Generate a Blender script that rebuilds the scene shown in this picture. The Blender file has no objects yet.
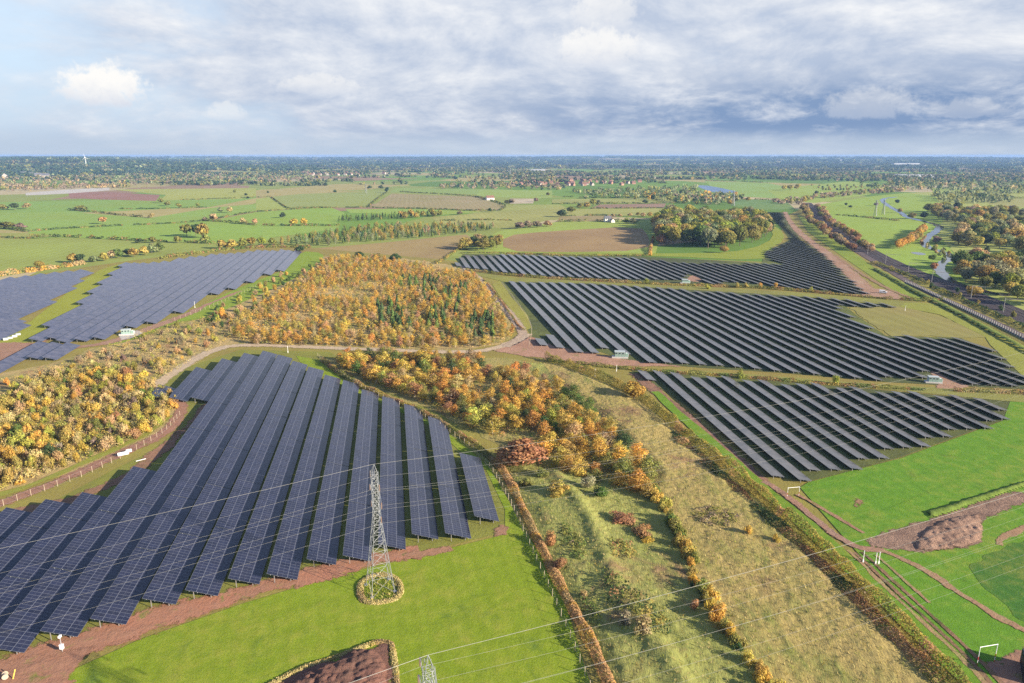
import bpy, bmesh, math, random
import numpy as np
from mathutils import Vector, Matrix, geometry
R = math.radians
scene = bpy.context.scene
col = scene.collection
rng = np.random.default_rng(7)
random.seed(7)

# ------------------------------------------------------------------ camera
W, H, F, HZ, CZ = 1024.0, 683.0, 710.0, 155.0, 90.0
PITCH = math.atan((H / 2 - HZ) / F)
cd = bpy.data.cameras.new('camera')
cam = bpy.data.objects.new('camera', cd); col.objects.link(cam)
cam.location = (0, 0, CZ)
cam.rotation_euler = (math.pi / 2 - PITCH, 0, 0)
cd.sensor_width = 36.0
cd.lens = F * 36.0 / W
cd.clip_start = 0.5
cd.clip_end = 80000
scene.camera = cam

# ------------------------------------------------------------------ sun, sky, exposure
SUN_AZ, SUN_EL = 117.0, 19.5           # clockwise from +Y
sd = bpy.data.lights.new('sun', 'SUN'); sd.energy = 5.0; sd.angle = R(0.53); sd.color = (1.0, 0.89, 0.74)
so = bpy.data.objects.new('sun', sd); col.objects.link(so)
so.rotation_euler = (R(90 - SUN_EL), 0, R(180 - SUN_AZ + 0))
_v = Vector((math.sin(R(SUN_AZ)) * math.cos(R(SUN_EL)), math.cos(R(SUN_AZ)) * math.cos(R(SUN_EL)), math.sin(R(SUN_EL))))
so.rotation_euler = _v.to_track_quat('Z', 'Y').to_euler()
vs = scene.view_settings
vs.view_transform = 'Standard'; vs.look = 'None'; vs.gamma = 1.0; vs.use_curve_mapping = False
vs.exposure = 1.46
scene.render.engine = 'CYCLES'
cy = scene.cycles
cy.max_bounces = 4; cy.diffuse_bounces = 2; cy.glossy_bounces = 2; cy.transmission_bounces = 2
cy.transparent_max_bounces = 4; cy.volume_bounces = 0
cy.caustics_reflective = False; cy.caustics_refractive = False
cy.use_denoising = False


class NT:
    """small node helper"""
    def __init__(s, tree): s.t = tree; s.n = tree.nodes; s.l = tree.links
    def new(s, typ, **kw):
        n = s.n.new(typ)
        for k, v in kw.items(): setattr(n, k, v)
        return n
    def put(s, sock, v):
        if hasattr(v, 'is_output') or isinstance(v, bpy.types.NodeSocket): s.l.new(v, sock)
        elif v is not None: sock.default_value = v
    def m(s, op, a, b=None, c=None, clamp=False):
        n = s.new('ShaderNodeMath', operation=op, use_clamp=clamp)
        for i, v in enumerate((a, b, c)):
            if v is not None: s.put(n.inputs[i], v)
        return n.outputs[0]
    def vm(s, op, a, b=None):
        n = s.new('ShaderNodeVectorMath', operation=op)
        s.put(n.inputs[0], a)
        if b is not None: s.put(n.inputs[1], b)
        return n.outputs[0]
    def mix(s, f, a, b, mode='MIX'):
        n = s.new('ShaderNodeMix', data_type='RGBA', blend_type=mode)
        s.put(n.inputs[0], f); s.put(n.inputs[6], a); s.put(n.inputs[7], b)
        return n.outputs[2]
    def noise(s, vec, scale, detail=4, rough=0.55, dist=0.0):
        n = s.new('ShaderNodeTexNoise', noise_dimensions='3D')
        s.put(n.inputs['Vector'], vec); n.inputs['Scale'].default_value = scale
        n.inputs['Detail'].default_value = detail; n.inputs['Roughness'].default_value = rough
        n.inputs['Distortion'].default_value = dist
        return n.outputs['Fac']
    def ss(s, x, lo, hi):
        n = s.new('ShaderNodeMapRange', interpolation_type='SMOOTHSTEP')
        s.put(n.inputs[0], x); s.put(n.inputs[1], lo); s.put(n.inputs[2], hi)
        return n.outputs[0]
    def xyz(s, x, y, z):
        n = s.new('ShaderNodeCombineXYZ'); s.put(n.inputs[0], x); s.put(n.inputs[1], y); s.put(n.inputs[2], z)
        return n.outputs[0]


def rgb(r, g, b): return (r, g, b, 1.0)


def px_dir(px, py):
    az = math.atan2(px - 512, F * math.cos(PITCH) + (H / 2 - py) * math.sin(PITCH))
    hor = math.hypot(px - 512, F * math.cos(PITCH) + (H / 2 - py) * math.sin(PITCH))
    return az, math.atan2(-F * math.sin(PITCH) + (H / 2 - py) * math.cos(PITCH), hor)


world = bpy.data.worlds.new('World'); scene.world = world
world.use_nodes = True
world.node_tree.nodes.clear()
w = NT(world.node_tree)
geo = w.new('ShaderNodeTexCoord')
sep = w.new('ShaderNodeSeparateXYZ'); w.l.new(w.vm('NORMALIZE', geo.outputs['Generated']), sep.inputs[0])
az = w.m('ARCTAN2', sep.outputs[0], sep.outputs[1])
el = w.m('ARCSINE', w.m('MINIMUM', w.m('MAXIMUM', sep.outputs[2], -0.999), 0.999))
sky = w.new('ShaderNodeTexSky', sky_type='NISHITA', sun_disc=False)
sky.sun_elevation = R(SUN_EL); sky.sun_rotation = R(SUN_AZ); sky.altitude = 100; sky.air_density = 1.0; sky.dust_density = 1.5
K = 10.0                                  # strength of the background is 0.1
elp = w.m('MAXIMUM', el, 0.0)
squash = w.m('POWER', w.m('ADD', elp, 0.012), 0.66)      # clouds flatten towards the horizon
cv = w.xyz(w.m('MULTIPLY', az, 5.6), w.m('MULTIPLY', squash, 9.5), 0.0)
n1 = w.noise(w.vm('ADD', cv, (3.1, 0.4, 0.0)), 0.85, 9, 0.62, 0.25)
n1b = w.noise(w.vm('ADD', cv, (3.1 + 0.10, 0.4 + 0.16, 0.0)), 0.85, 9, 0.62, 0.25)
n2 = w.noise(w.vm('ADD', cv, (7.3, 2.1, 3.0)), 2.6, 8, 0.64, 0.3)
n3 = w.noise(w.vm('ADD', cv, (1.7, 9.4, 1.0)), 0.42, 3, 0.5)
right = w.ss(az, R(-52), R(6))           # 0 clear side .. 1 heavy cloud side
cover = w.m('ADD', w.m('MULTIPLY', right, 0.34), w.m('ADD', w.m('MULTIPLY', n1, 0.75), w.m('MULTIPLY', n3, 0.30)))
mask = w.ss(cover, 0.50, 0.78)
CLEAR_H, CLEAR_T, CLEAR_Z = [rgb(*[K * c for c in q]) for q in ((0.178, 0.232, 0.312), (0.240, 0.290, 0.348), (0.055, 0.100, 0.215))]
clear = w.mix(w.ss(el, 0.0, R(11)), CLEAR_H, CLEAR_T)
clear = w.mix(w.ss(el, R(11.5), R(27)), clear, CLEAR_Z)       # deeper blue overhead
clear = w.mix(0.12, clear, sky.outputs[0])
CL_L, CL_M, CL_D = [rgb(*[K * c for c in q]) for q in ((0.335, 0.338, 0.345), (0.186, 0.214, 0.268), (0.076, 0.116, 0.194))]
lit = w.m('ADD', 0.40, w.m('ADD', w.m('MULTIPLY', w.m('SUBTRACT', n1, n1b), 3.4), w.m('MULTIPLY', w.m('SUBTRACT', n2, 0.5), 0.8)), clamp=True)
ccol = w.mix(lit, CL_M, CL_L)
# heavy blue-grey bases low on the right
az0, el0 = px_dir(900, 112)
gd = w.m('ADD', w.m('POWER', w.m('DIVIDE', w.m('SUBTRACT', az, az0), 0.50), 2.0), w.m('POWER', w.m('DIVIDE', w.m('SUBTRACT', el, el0), 0.044), 2.0))
dk = w.m('MULTIPLY', w.m('EXPONENT', w.m('MULTIPLY', gd, -1.0)), w.ss(w.m('ADD', w.m('MULTIPLY', n1, 0.5), w.m('MULTIPLY', n2, 0.5)), 0.70, 0.40))
ccol = w.mix(w.m('MULTIPLY', dk, 1.35, clamp=True), ccol, CL_D)
over = w.m('SUBTRACT', 0.93, w.m('MULTIPLY', w.ss(el, R(11.5), R(30)), 0.68))    # more open sky overhead
skyc = w.mix(w.m('MULTIPLY', mask, over), clear, ccol)


def puff(c, px, py, rx, ry, power, colr):
    a, e = px_dir(px, py)
    da = w.m('DIVIDE', w.m('SUBTRACT', az, a), rx / F); de = w.m('DIVIDE', w.m('SUBTRACT', el, e), ry / F)
    nn = w.noise(w.xyz(w.m('MULTIPLY', az, 1.0), w.m('MULTIPLY', el, 1.0), float(px) * 0.013), 75.0, 6, 0.62)
    d = w.m('ADD', w.m('MULTIPLY', da, da), w.m('MULTIPLY', de, de))
    d = w.m('ADD', d, w.m('MULTIPLY', w.m('SUBTRACT', nn, 0.5), 2.1))
    # flat base: the under side is cut harder
    d = w.m('ADD', d, w.m('MULTIPLY', w.ss(de, -0.35, -1.0), 0.9))
    f = w.m('MULTIPLY', w.ss(d, 1.0, 0.25), power)
    return w.mix(f, c, w.mix(w.ss(w.m('ADD', de, nn), -0.4, 0.9), colr[0], colr[1]))


G0, G1 = rgb(*[K * c for c in (0.25, 0.268, 0.305)]), rgb(*[K * c for c in (0.365, 0.360, 0.350)])
skyc = puff(skyc, 104, 88, 38, 23, 1.0, (G0, G1))
skyc = puff(skyc, 318, 86, 42, 12, 0.5, (G0, G1))
skyc = puff(skyc, 224, 113, 20, 11, 0.45, (G0, G1))
skyc = puff(skyc, 598, 50, 46, 24, 0.75, (G0, G1))
skyc = puff(skyc, 604, 14, 36, 22, 0.55, (G0, G1))
skyc = puff(skyc, 868, 106, 46, 18, 0.32, (G0, G1))
skyc = puff(skyc, 965, 110, 36, 10, 0.25, (G0, G1))
# pale band just over the horizon
band = w.m('MULTIPLY', w.ss(el, R(2.2), R(0.5)), 0.75)
skyc = w.mix(band, skyc, rgb(*[K * c for c in (0.185, 0.222, 0.272)]))
bg = w.new('ShaderNodeBackground'); w.l.new(skyc, bg.inputs[0]); bg.inputs[1].default_value = 0.1
wo = w.new('ShaderNodeOutputWorld'); w.l.new(bg.outputs[0], wo.inputs[0])


# ------------------------------------------------------------------ photo pixel -> point on the ground
def at(x, y, z=0.0):
    u = (x - W / 2) / F; v = (H / 2 - y) / F
    d = (u, math.cos(PITCH) + v * math.sin(PITCH), -math.sin(PITCH) + v * math.cos(PITCH))
    t = (z - CZ) / d[2]
    return np.array((d[0] * t, d[1] * t))


def P(*pts): return np.array([at(x, y) for x, y in pts])


def proj(X, Y, Z=0.0):
    f = Y * math.cos(PITCH) - (Z - CZ) * math.sin(PITCH)
    u = Y * math.sin(PITCH) + (Z - CZ) * math.cos(PITCH)
    return W / 2 + F * X / f, H / 2 - F * u / f


def inpoly(pts, poly):
    pts = np.atleast_2d(pts); x, y = pts[:, 0], pts[:, 1]
    c = np.zeros(len(pts), bool); n = len(poly)
    for i in range(n):
        x0, y0 = poly[i]; x1, y1 = poly[i - 1]
        k = ((y0 > y) != (y1 > y)) & (x < (x1 - x0) * (y - y0) / (y1 - y0 + 1e-12) + x0)
        c ^= k
    return c


def chaikin(p, n=2, closed=False):
    p = np.asarray(p, float)
    for _ in range(n):
        if closed:
            q = np.roll(p, -1, 0)
            p = np.stack([.75 * p + .25 * q, .25 * p + .75 * q], 1).reshape(-1, p.shape[1])
        else:
            a, b = p[:-1], p[1:]
            m = np.stack([.75 * a + .25 * b, .25 * a + .75 * b], 1).reshape(-1, p.shape[1])
            p = np.vstack([p[:1], m, p[-1:]])
    return p


def resample(p, step, closed=False):
    p = np.asarray(p, float)
    if closed: p = np.vstack([p, p[:1]])
    s = np.r_[0, np.cumsum(np.hypot(*np.diff(p[:, :2], axis=0).T))]
    n = max(2, int(round(s[-1] / step)) + 1)
    t = np.linspace(0, s[-1], n)
    q = np.stack([np.interp(t, s, p[:, k]) for k in range(p.shape[1])], 1)
    return q[:-1] if closed else q


def scatter(poly, spacing, maxn=99999):
    """poisson-ish points in a world polygon"""
    poly = np.asarray(poly); lo, hi = poly.min(0), poly.max(0)
    area = np.prod(hi - lo); n = int(area / spacing ** 2 * 6) + 10
    c = rng.uniform(lo, hi, (min(n, 60000), 2)); c = c[inpoly(c, poly)]
    cell = {}; out = []
    for q in c:
        k = (int(q[0] // spacing), int(q[1] // spacing)); ok = True
        for i in (-1, 0, 1):
            for j in (-1, 0, 1):
                for o in cell.get((k[0] + i, k[1] + j), ()):
                    if (o[0] - q[0]) ** 2 + (o[1] - q[1]) ** 2 < spacing ** 2: ok = False; break
        if ok:
            cell.setdefault(k, []).append(q); out.append(q)
            if len(out) >= maxn: break
    return np.array(out)


def snoise(x, y, seed=0):
    """cheap smooth value noise"""
    x = np.asarray(x, float); y = np.asarray(y, float)
    xi = np.floor(x).astype(np.int64); yi = np.floor(y).astype(np.int64); fx = x - xi; fy = y - yi
    fx = fx * fx * (3 - 2 * fx); fy = fy * fy * (3 - 2 * fy)
    def h(a, b):
        v = np.sin(a * 127.1 + b * 311.7 + seed * 74.7) * 43758.5453
        return v - np.floor(v)
    return (h(xi, yi) * (1 - fx) + h(xi + 1, yi) * fx) * (1 - fy) + (h(xi, yi + 1) * (1 - fx) + h(xi + 1, yi + 1) * fx) * fy


def hill(x, y):
    """far terrain height"""
    r = np.hypot(x, y); a = np.degrees(np.arctan2(x, y))
    s = lambda v, lo, hi: (lambda t: t * t * (3 - 2 * t))(np.clip((v - lo) / (hi - lo), 0, 1))
    h = s(r, 5200, 12500) * (28 + 24 * snoise(x / 2600, y / 2600, 3) + 12 * snoise(x / 900, y / 900, 5))
    g = np.exp(-((a + 33) / 11.0) ** 2) * s(r, 3700, 5600) * (46 + 14 * snoise(x / 700, y / 700, 8))
    return np.maximum(h, g)


# ------------------------------------------------------------------ object helpers
def tag(o, label=None, cat=None, group=None, kind=None):
    if label: o['label'] = label
    if cat: o['category'] = cat
    if group: o['group'] = group
    if kind: o['kind'] = kind
    return o


def link(o, parent=None):
    col.objects.link(o)
    if parent is not None: o.parent = parent
    return o


def empty(name, loc=(0, 0, 0), rz=0.0):
    o = bpy.data.objects.new(name, None); o.empty_display_size = 0.5
    o.location = loc; o.rotation_euler = (0, 0, rz)
    return link(o)


class MB:
    """collects shapes and links them as ONE mesh object"""
    def __init__(s): s.v = []; s.f = []; s.mi = []
    def face(s, pts, m=0):
        b = len(s.v); s.v += [tuple(p) for p in pts]; s.f.append(tuple(range(b, b + len(pts)))); s.mi.append(m)
    def box(s, c, d, m=0, rz=0.0, mat=None):
        x, y, z = [q / 2 for q in d]; b = len(s.v)
        ca, sa = math.cos(rz), math.sin(rz)
        for i in (-1, 1):
            for j in (-1, 1):
                for k in (-1, 1):
                    px, py = i * x, j * y
                    s.v.append((c[0] + px * ca - py * sa, c[1] + px * sa + py * ca, c[2] + k * z))
        for f in ((0, 1, 3, 2), (4, 6, 7, 5), (0, 4, 5, 1), (2, 3, 7, 6), (0, 2, 6, 4), (1, 5, 7, 3)):
            s.f.append(tuple(b + q for q in f)); s.mi.append(m)
    def bar(s, a, b_, r, m=0, n=4, r2=None):
        a = Vector(a); b_ = Vector(b_); d = (b_ - a)
        if d.length < 1e-6: return
        d.normalize(); u = d.orthogonal().normalized(); v = d.cross(u); b = len(s.v); r2 = r if r2 is None else r2
        for q, rr in ((a, r), (b_, r2)):
            for k in range(n):
                t = 2 * math.pi * (k + .5) / n
                s.v.append(tuple(q + (u * math.cos(t) + v * math.sin(t)) * rr))
        for k in range(n):
            k2 = (k + 1) % n
            s.f.append((b + k, b + k2, b + n + k2, b + n + k)); s.mi.append(m)
        s.f.append(tuple(b + k for k in range(n))[::-1]); s.mi.append(m)
        s.f.append(tuple(b + n + k for k in range(n))); s.mi.append(m)
    def tube(s, pts, r, m=0, n=6, r2=None):
        pts = [Vector(p) for p in pts]; r2 = r if r2 is None else r2
        for i in range(len(pts) - 1):
            t0, t1 = i / (len(pts) - 1), (i + 1) / (len(pts) - 1)
            s.bar(pts[i], pts[i + 1], r + (r2 - r) * t0, m, n, r + (r2 - r) * t1)
    def mesh(s, name, mats, smooth=False):
        me = bpy.data.meshes.new(name); me.from_pydata(s.v, [], s.f)
        for q in (mats if isinstance(mats, (list, tuple)) else [mats]): me.materials.append(q)
        me.polygons.foreach_set('material_index', s.mi)
        if smooth: me.polygons.foreach_set('use_smooth', [True] * len(s.f))
        me.update(); return me
    def build(s, name, mats, parent=None, smooth=False, loc=None, rz=None):
        o = bpy.data.objects.new(name, s.mesh(name, mats, smooth))
        if loc is not None: o.location = loc
        if rz is not None: o.rotation_euler = (0, 0, rz)
        return link(o, parent)


def obj(name, me, parent=None, loc=None, rz=None, scale=None, color=None):
    o = bpy.data.objects.new(name, me)
    if loc is not None: o.location = loc
    if rz is not None: o.rotation_euler = (0, 0, rz)
    if scale is not None: o.scale = scale
    if color is not None: o.color = (*color[:3], 1)
    return link(o, parent)


ORD = ('first second third fourth fifth sixth seventh eighth ninth tenth eleventh twelfth thirteenth fourteenth fifteenth sixteenth seventeenth '
       'eighteenth nineteenth twentieth').split()
_T = 'twenty thirty forty fifty sixty seventy'.split(); _TT = 'twentieth thirtieth fortieth fiftieth sixtieth seventieth'.split()
def nth(i):
    """1-based ordinal word"""
    if i <= 20: return ORD[i - 1]
    t, u = divmod(i, 10)
    return _TT[t - 2] if u == 0 else _T[t - 2] + '-' + ORD[u - 1]
# ------------------------------------------------------------------ materials
def newmat(name):
    m = bpy.data.materials.new(name); m.use_nodes = True; m.node_tree.nodes.clear()
    t = NT(m.node_tree)
    out = t.new('ShaderNodeOutputMaterial'); bs = t.new('ShaderNodeBsdfPrincipled')
    t.l.new(bs.outputs[0], out.inputs[0])
    return m, t, bs


def plain(name, c, rough=0.6, metal=0.0, var=0.12, scale=3.0, spec=0.4):
    m, t, bs = newmat(name)
    tc = t.new('ShaderNodeTexCoord')
    n = t.noise(tc.outputs['Object'], scale, 4)
    k = t.m('MULTIPLY_ADD', n, 2 * var, 1 - var)
    t.l.new(t.mix(1.0, rgb(*c), t.xyz(k, k, k), 'MULTIPLY'), bs.inputs['Base Color'])
    bs.inputs['Roughness'].default_value = rough; bs.inputs['Metallic'].default_value = metal
    bs.inputs['Specular IOR Level'].default_value = spec
    return m


def ground_mat(name, c2, scales=(0.02, 0.15, 1.3), amp=(0.5, 0.5, 0.6), bump=0.25, stripes=None, tint=0.5, rough=0.95, c3=None, c3at=(0.55, 0.7), c3scale=0.06, soft=False, streak=None):
    """object colour mottled towards colour c2; fine blades/clods from small noise; optional drill rows"""
    m, t, bs = newmat(name)
    tc = t.new('ShaderNodeTexCoord').outputs['Object']
    oi = t.new('ShaderNodeObjectInfo').outputs['Color']
    tf = tc
    if streak:
        sm = t.new('ShaderNodeMapping'); sm.inputs['Rotation'].default_value = (0, 0, R(streak)); sm.inputs['Scale'].default_value = (1.0, 0.28, 1.0); t.l.new(tc, sm.inputs[0]); tf = sm.outputs[0]
    a = t.noise(tc, scales[0], 4, 0.6, 0.3); b = t.noise(tf, scales[1], 6, 0.66, 0.2); c = t.noise(tf, scales[2], 4, 0.72)
    f = t.ss(t.m('ADD', t.m('MULTIPLY', a, amp[0]), t.m('ADD', t.m('MULTIPLY', b, amp[1]), t.m('MULTIPLY', c, amp[2] * 0.35))), 0.42 * sum(amp) * 0.78, 0.66 * sum(amp) * 0.78)
    base = t.mix(t.m('MULTIPLY', f, tint), oi, rgb(*c2))
    if c3:
        g = t.noise(t.vm('ADD', tc, (31.0, 17.0, 5.0)), c3scale, 5, 0.65, 0.5)
        base = t.mix(t.ss(g, c3at[0], c3at[1]), base, rgb(*c3))
    k = t.m('MULTIPLY_ADD', c, amp[2] * 1.4, 1 - amp[2] * 0.7)
    k = t.m('MULTIPLY', k, t.m('MULTIPLY_ADD', b, 0.5, 0.75))
    if stripes:
        ang, per, s = stripes
        mp = t.new('ShaderNodeMapping'); mp.inputs['Rotation'].default_value = (0, 0, R(ang)); t.l.new(tc, mp.inputs[0])
        sx = t.new('ShaderNodeSeparateXYZ'); t.l.new(mp.outputs[0], sx.inputs[0])
        wv = t.m('SINE', t.m('MULTIPLY', t.m('ADD', sx.outputs[0], t.m('MULTIPLY', b, 0.8)), 2 * math.pi / per))
        k = t.m('MULTIPLY', k, t.m('MULTIPLY_ADD', wv, s, 1.0))
    t.l.new(t.mix(1.0, base, t.xyz(k, k, k), 'MULTIPLY'), bs.inputs['Base Color'])
    bs.inputs['Roughness'].default_value = rough; bs.inputs['Specular IOR Level'].default_value = 0.12
    if soft:
        ea = t.new('ShaderNodeAttribute', attribute_name='edge').outputs['Fac']
        en = t.noise(tc, 0.45, 6, 0.72)
        t.l.new(t.ss(t.m('ADD', ea, t.m('MULTIPLY_ADD', en, 2.4, -1.2)), 0.25, 0.60), bs.inputs['Alpha'])
    if bump:
        bp = t.new('ShaderNodeBump'); bp.inputs['Strength'].default_value = bump; bp.inputs['Distance'].default_value = 0.6
        t.l.new(t.m('ADD', c, t.m('MULTIPLY', b, 2.0)), bp.inputs['Height']); t.l.new(bp.outputs[0], bs.inputs['Normal'])
    return m


M = {}
M['pasture'] = ground_mat('pasture', (0.20, 0.22, 0.03), (0.006, 0.06, 1.6), (0.6, 0.4, 0.42), 0.3, tint=0.4)
M['lawn'] = ground_mat('long_pasture_grass', (0.25, 0.215, 0.045), (0.03, 0.26, 3.6), (0.4, 0.6, 0.7), 0.25, (-14, 3.1, 0.03), tint=0.6, c3=(0.085, 0.135, 0.02), c3at=(0.57, 0.78), c3scale=0.10)
M['stubble'] = ground_mat('stubble', (0.16, 0.17, 0.04), (0.008, 0.05, 1.2), (0.6, 0.4, 0.3), 0.2, (-8, 9.0, 0.05), tint=0.45)
M['plough'] = ground_mat('ploughed_soil', (0.14, 0.085, 0.05), (0.01, 0.06, 1.2), (0.5, 0.4, 0.4), 0.3, (40, 5.0, 0.06), tint=0.5)
M['rough'] = ground_mat('rough_grass', (0.125, 0.145, 0.035), (0.03, 0.30, 2.6), (0.6, 0.9, 0.9), 0.35, tint=0.95, c3=(0.19, 0.120, 0.062), c3at=(0.54, 0.70), c3scale=0.05, streak=-33)
M['dirt'] = ground_mat('red_dirt', (0.25, 0.135, 0.085), (0.06, 0.35, 1.8), (0.8, 0.8, 0.26), 0.3, tint=0.8, c3=(0.16, 0.15, 0.04), c3at=(0.58, 0.72), c3scale=0.22, soft=True)
M['gravel'] = ground_mat('gravel', (0.36, 0.29, 0.21), (0.04, 0.3, 2.0), (0.6, 0.6, 0.3), 0.3, tint=0.6, soft=True)
M['ballast'] = ground_mat('ballast', (0.070, 0.058, 0.055), (0.03, 0.25, 2.5), (0.5, 0.5, 0.5), 0.4, tint=0.6)
M['clods'] = ground_mat('clods', (0.10, 0.060, 0.045), (0.12, 0.6, 3.0), (0.6, 0.6, 0.5), 0.6, tint=0.8, soft=True)
M['bank'] = ground_mat('bank_grass', (0.17, 0.18, 0.04), (0.02, 0.2, 1.5), (0.5, 0.5, 0.5), 0.4, tint=0.5)


def far_ground():
    """patchwork of distant fields on the base terrain"""
    m, t, bs = newmat('countryside')
    tc = t.new('ShaderNodeTexCoord').outputs['Object']
    wob = t.new('ShaderNodeTexNoise'); wob.inputs['Scale'].default_value = 0.004; t.l.new(tc, wob.inputs['Vector'])
    v = t.vm('ADD', tc, t.vm('SCALE', wob.outputs['Color']))
    v.node.inputs[1].default_value = (0, 0, 0)
    mp = t.new('ShaderNodeMapping'); mp.inputs['Rotation'].default_value = (0, 0, R(17)); mp.inputs['Scale'].default_value = (1.0, 0.62, 0.0)
    t.l.new(tc, mp.inputs[0])
    vo = t.new('ShaderNodeTexVoronoi', voronoi_dimensions='2D', distance='CHEBYCHEV'); vo.inputs['Scale'].default_value = 1 / 240.0
    t.l.new(mp.outputs[0], vo.inputs['Vector'])
    sx = t.new('ShaderNodeSeparateXYZ'); t.l.new(vo.outputs['Color'], sx.inputs[0])
    cr = t.new('ShaderNodeValToRGB'); cr.color_ramp.interpolation = 'CONSTANT'
    els = cr.color_ramp.elements
    pal = [(0.0, (0.135, 0.220, 0.040)), (0.22, (0.205, 0.235, 0.060)), (0.40, (0.105, 0.180, 0.035)), (0.55, (0.30, 0.255, 0.100)), (0.68, (0.165, 0.225, 0.045)), (0.80, (0.24, 0.165, 0.10)), (0.90, (0.36, 0.30, 0.17))]
    els[0].position = 0.0; els[0].color = rgb(*pal[0][1]); els[1].position = pal[1][0]; els[1].color = rgb(*pal[1][1])
    for p_, c_ in pal[2:]:
        e = els.new(p_); e.color = rgb(*c_)
    t.l.new(sx.outputs[0], cr.inputs[0])
    n = t.noise(tc, 0.02, 5, 0.65); k = t.m('MULTIPLY_ADD', n, 0.7, 0.65)
    base = t.mix(1.0, cr.outputs[0], t.xyz(k, k, k), 'MULTIPLY')
    # woodland cover
    g = t.noise(tc, 0.0011, 5, 0.6, 0.4)
    ln = t.vm('LENGTH', tc); ln = ln.node.outputs['Value']
    thr = t.m('SUBTRACT', 0.64, t.m('MULTIPLY', t.ss(ln, 2600.0, 6500.0), 0.20))
    wf = t.ss(t.m('SUBTRACT', g, thr), 0.0, 0.03)
    wc = t.mix(t.noise(tc, 0.03, 4, 0.7), rgb(0.028, 0.040, 0.018), rgb(0.075, 0.066, 0.026))
    base = t.mix(wf, base, wc)
    t.l.new(base, bs.inputs['Base Color']); bs.inputs['Roughness'].default_value = 1.0; bs.inputs['Specular IOR Level'].default_value = 0.05
    return m


M['far'] = far_ground()


def water_mat():
    m, t, bs = newmat('river_water')
    bs.inputs['Base Color'].default_value = rgb(0.05, 0.06, 0.055); bs.inputs['Roughness'].default_value = 0.08
    tc = t.new('ShaderNodeTexCoord').outputs['Object']
    bp = t.new('ShaderNodeBump'); bp.inputs['Strength'].default_value = 0.15; bp.inputs['Distance'].default_value = 0.1
    t.l.new(t.noise(tc, 0.8, 3), bp.inputs['Height']); t.l.new(bp.outputs[0], bs.inputs['Normal'])
    return m


M['water'] = water_mat()


def leaf_mat(name, rough=0.7, trans=0.38):
    """per-leaf attribute 'tint' times the object's own colour"""
    m, t, bs = newmat(name)
    at_ = t.new('ShaderNodeAttribute', attribute_name='tint')
    oi = t.new('ShaderNodeObjectInfo')
    c = t.mix(1.0, oi.outputs['Color'], at_.outputs['Color'], 'MULTIPLY')
    t.l.new(c, bs.inputs['Base Color']); bs.inputs['Roughness'].default_value = rough; bs.inputs['Specular IOR Level'].default_value = 0.15
    tr = t.new('ShaderNodeBsdfTranslucent'); t.l.new(c, tr.inputs[0])
    mx = t.new('ShaderNodeMixShader'); mx.inputs[0].default_value = trans
    t.l.new(bs.outputs[0], mx.inputs[1]); t.l.new(tr.outputs[0], mx.inputs[2])
    out = [n for n in m.node_tree.nodes if n.type == 'OUTPUT_MATERIAL'][0]
    t.l.new(mx.outputs[0], out.inputs[0])
    return m


M['leaf'] = leaf_mat('foliage')
M['needle'] = leaf_mat('needles', trans=0.1)
M['blade'] = leaf_mat('dry_grass_blades', trans=0.45)
M['bark'] = plain('bark', (0.11, 0.085, 0.065), 0.9, 0, 0.3, 6)
M['birch_bark'] = plain('birch_bark', (0.42, 0.38, 0.32), 0.85, 0, 0.35, 5)
M['sleeper'] = plain('sleeper', (0.13, 0.11, 0.10), 0.9)
M['pile'] = plain('steel_pile', (0.22, 0.21, 0.20), 0.6, 0.2)
M['steel'] = plain('galvanised_steel', (0.62, 0.63, 0.64), 0.45, 0.35, 0.15, 4)
M['rail_steel'] = plain('rail_steel', (0.30, 0.22, 0.18), 0.5, 0.6)
M['alu'] = plain('aluminium', (0.55, 0.56, 0.58), 0.4, 0.6)
M['white'] = plain('white_paint', (0.72, 0.72, 0.70), 0.5)
M['cabin'] = plain('cabin_paint', (0.36, 0.40, 0.40), 0.5)
M['house_wall'] = plain('far_house_wall', (0.33, 0.29, 0.25), 0.9)
M['cabin_green'] = plain('cabin_green', (0.20, 0.30, 0.25), 0.5)
M['dark'] = plain('dark_paint', (0.025, 0.028, 0.035), 0.5)
M['glass'] = plain('dark_glass', (0.03, 0.04, 0.05), 0.1, spec=0.6)
M['red'] = plain('red_paint', (0.5, 0.05, 0.03), 0.5)
M['yellow'] = plain('yellow_paint', (0.75, 0.55, 0.10), 0.5)
M['concrete'] = plain('concrete', (0.42, 0.40, 0.37), 0.9, 0, 0.2, 2)
M['wood'] = plain('weathered_wood', (0.40, 0.33, 0.24), 0.85, 0, 0.2, 8)
M['brick'] = plain('brick_wall', (0.30, 0.16, 0.11), 0.9, 0, 0.2, 1.5)
M['render'] = plain('pale_render', (0.70, 0.66, 0.58), 0.9)
M['tiles'] = plain('roof_tiles', (0.17, 0.085, 0.06), 0.85, 0, 0.25, 1.0)
M['slate'] = plain('slate', (0.10, 0.10, 0.11), 0.7, 0, 0.2, 1.0)
M['lattice'] = plain('lattice_steel', (0.27, 0.28, 0.29), 0.55, 0.2, 0.2, 2)
M['shed'] = plain('shed_cladding', (0.42, 0.43, 0.44), 0.6)
M['wire'] = plain('conductor', (0.36, 0.35, 0.31), 0.4, 0.3)
M['insul'] = plain('insulator', (0.25, 0.17, 0.13), 0.3)
M['under'] = plain('panel_back', (0.10, 0.11, 0.13), 0.6)


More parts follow.
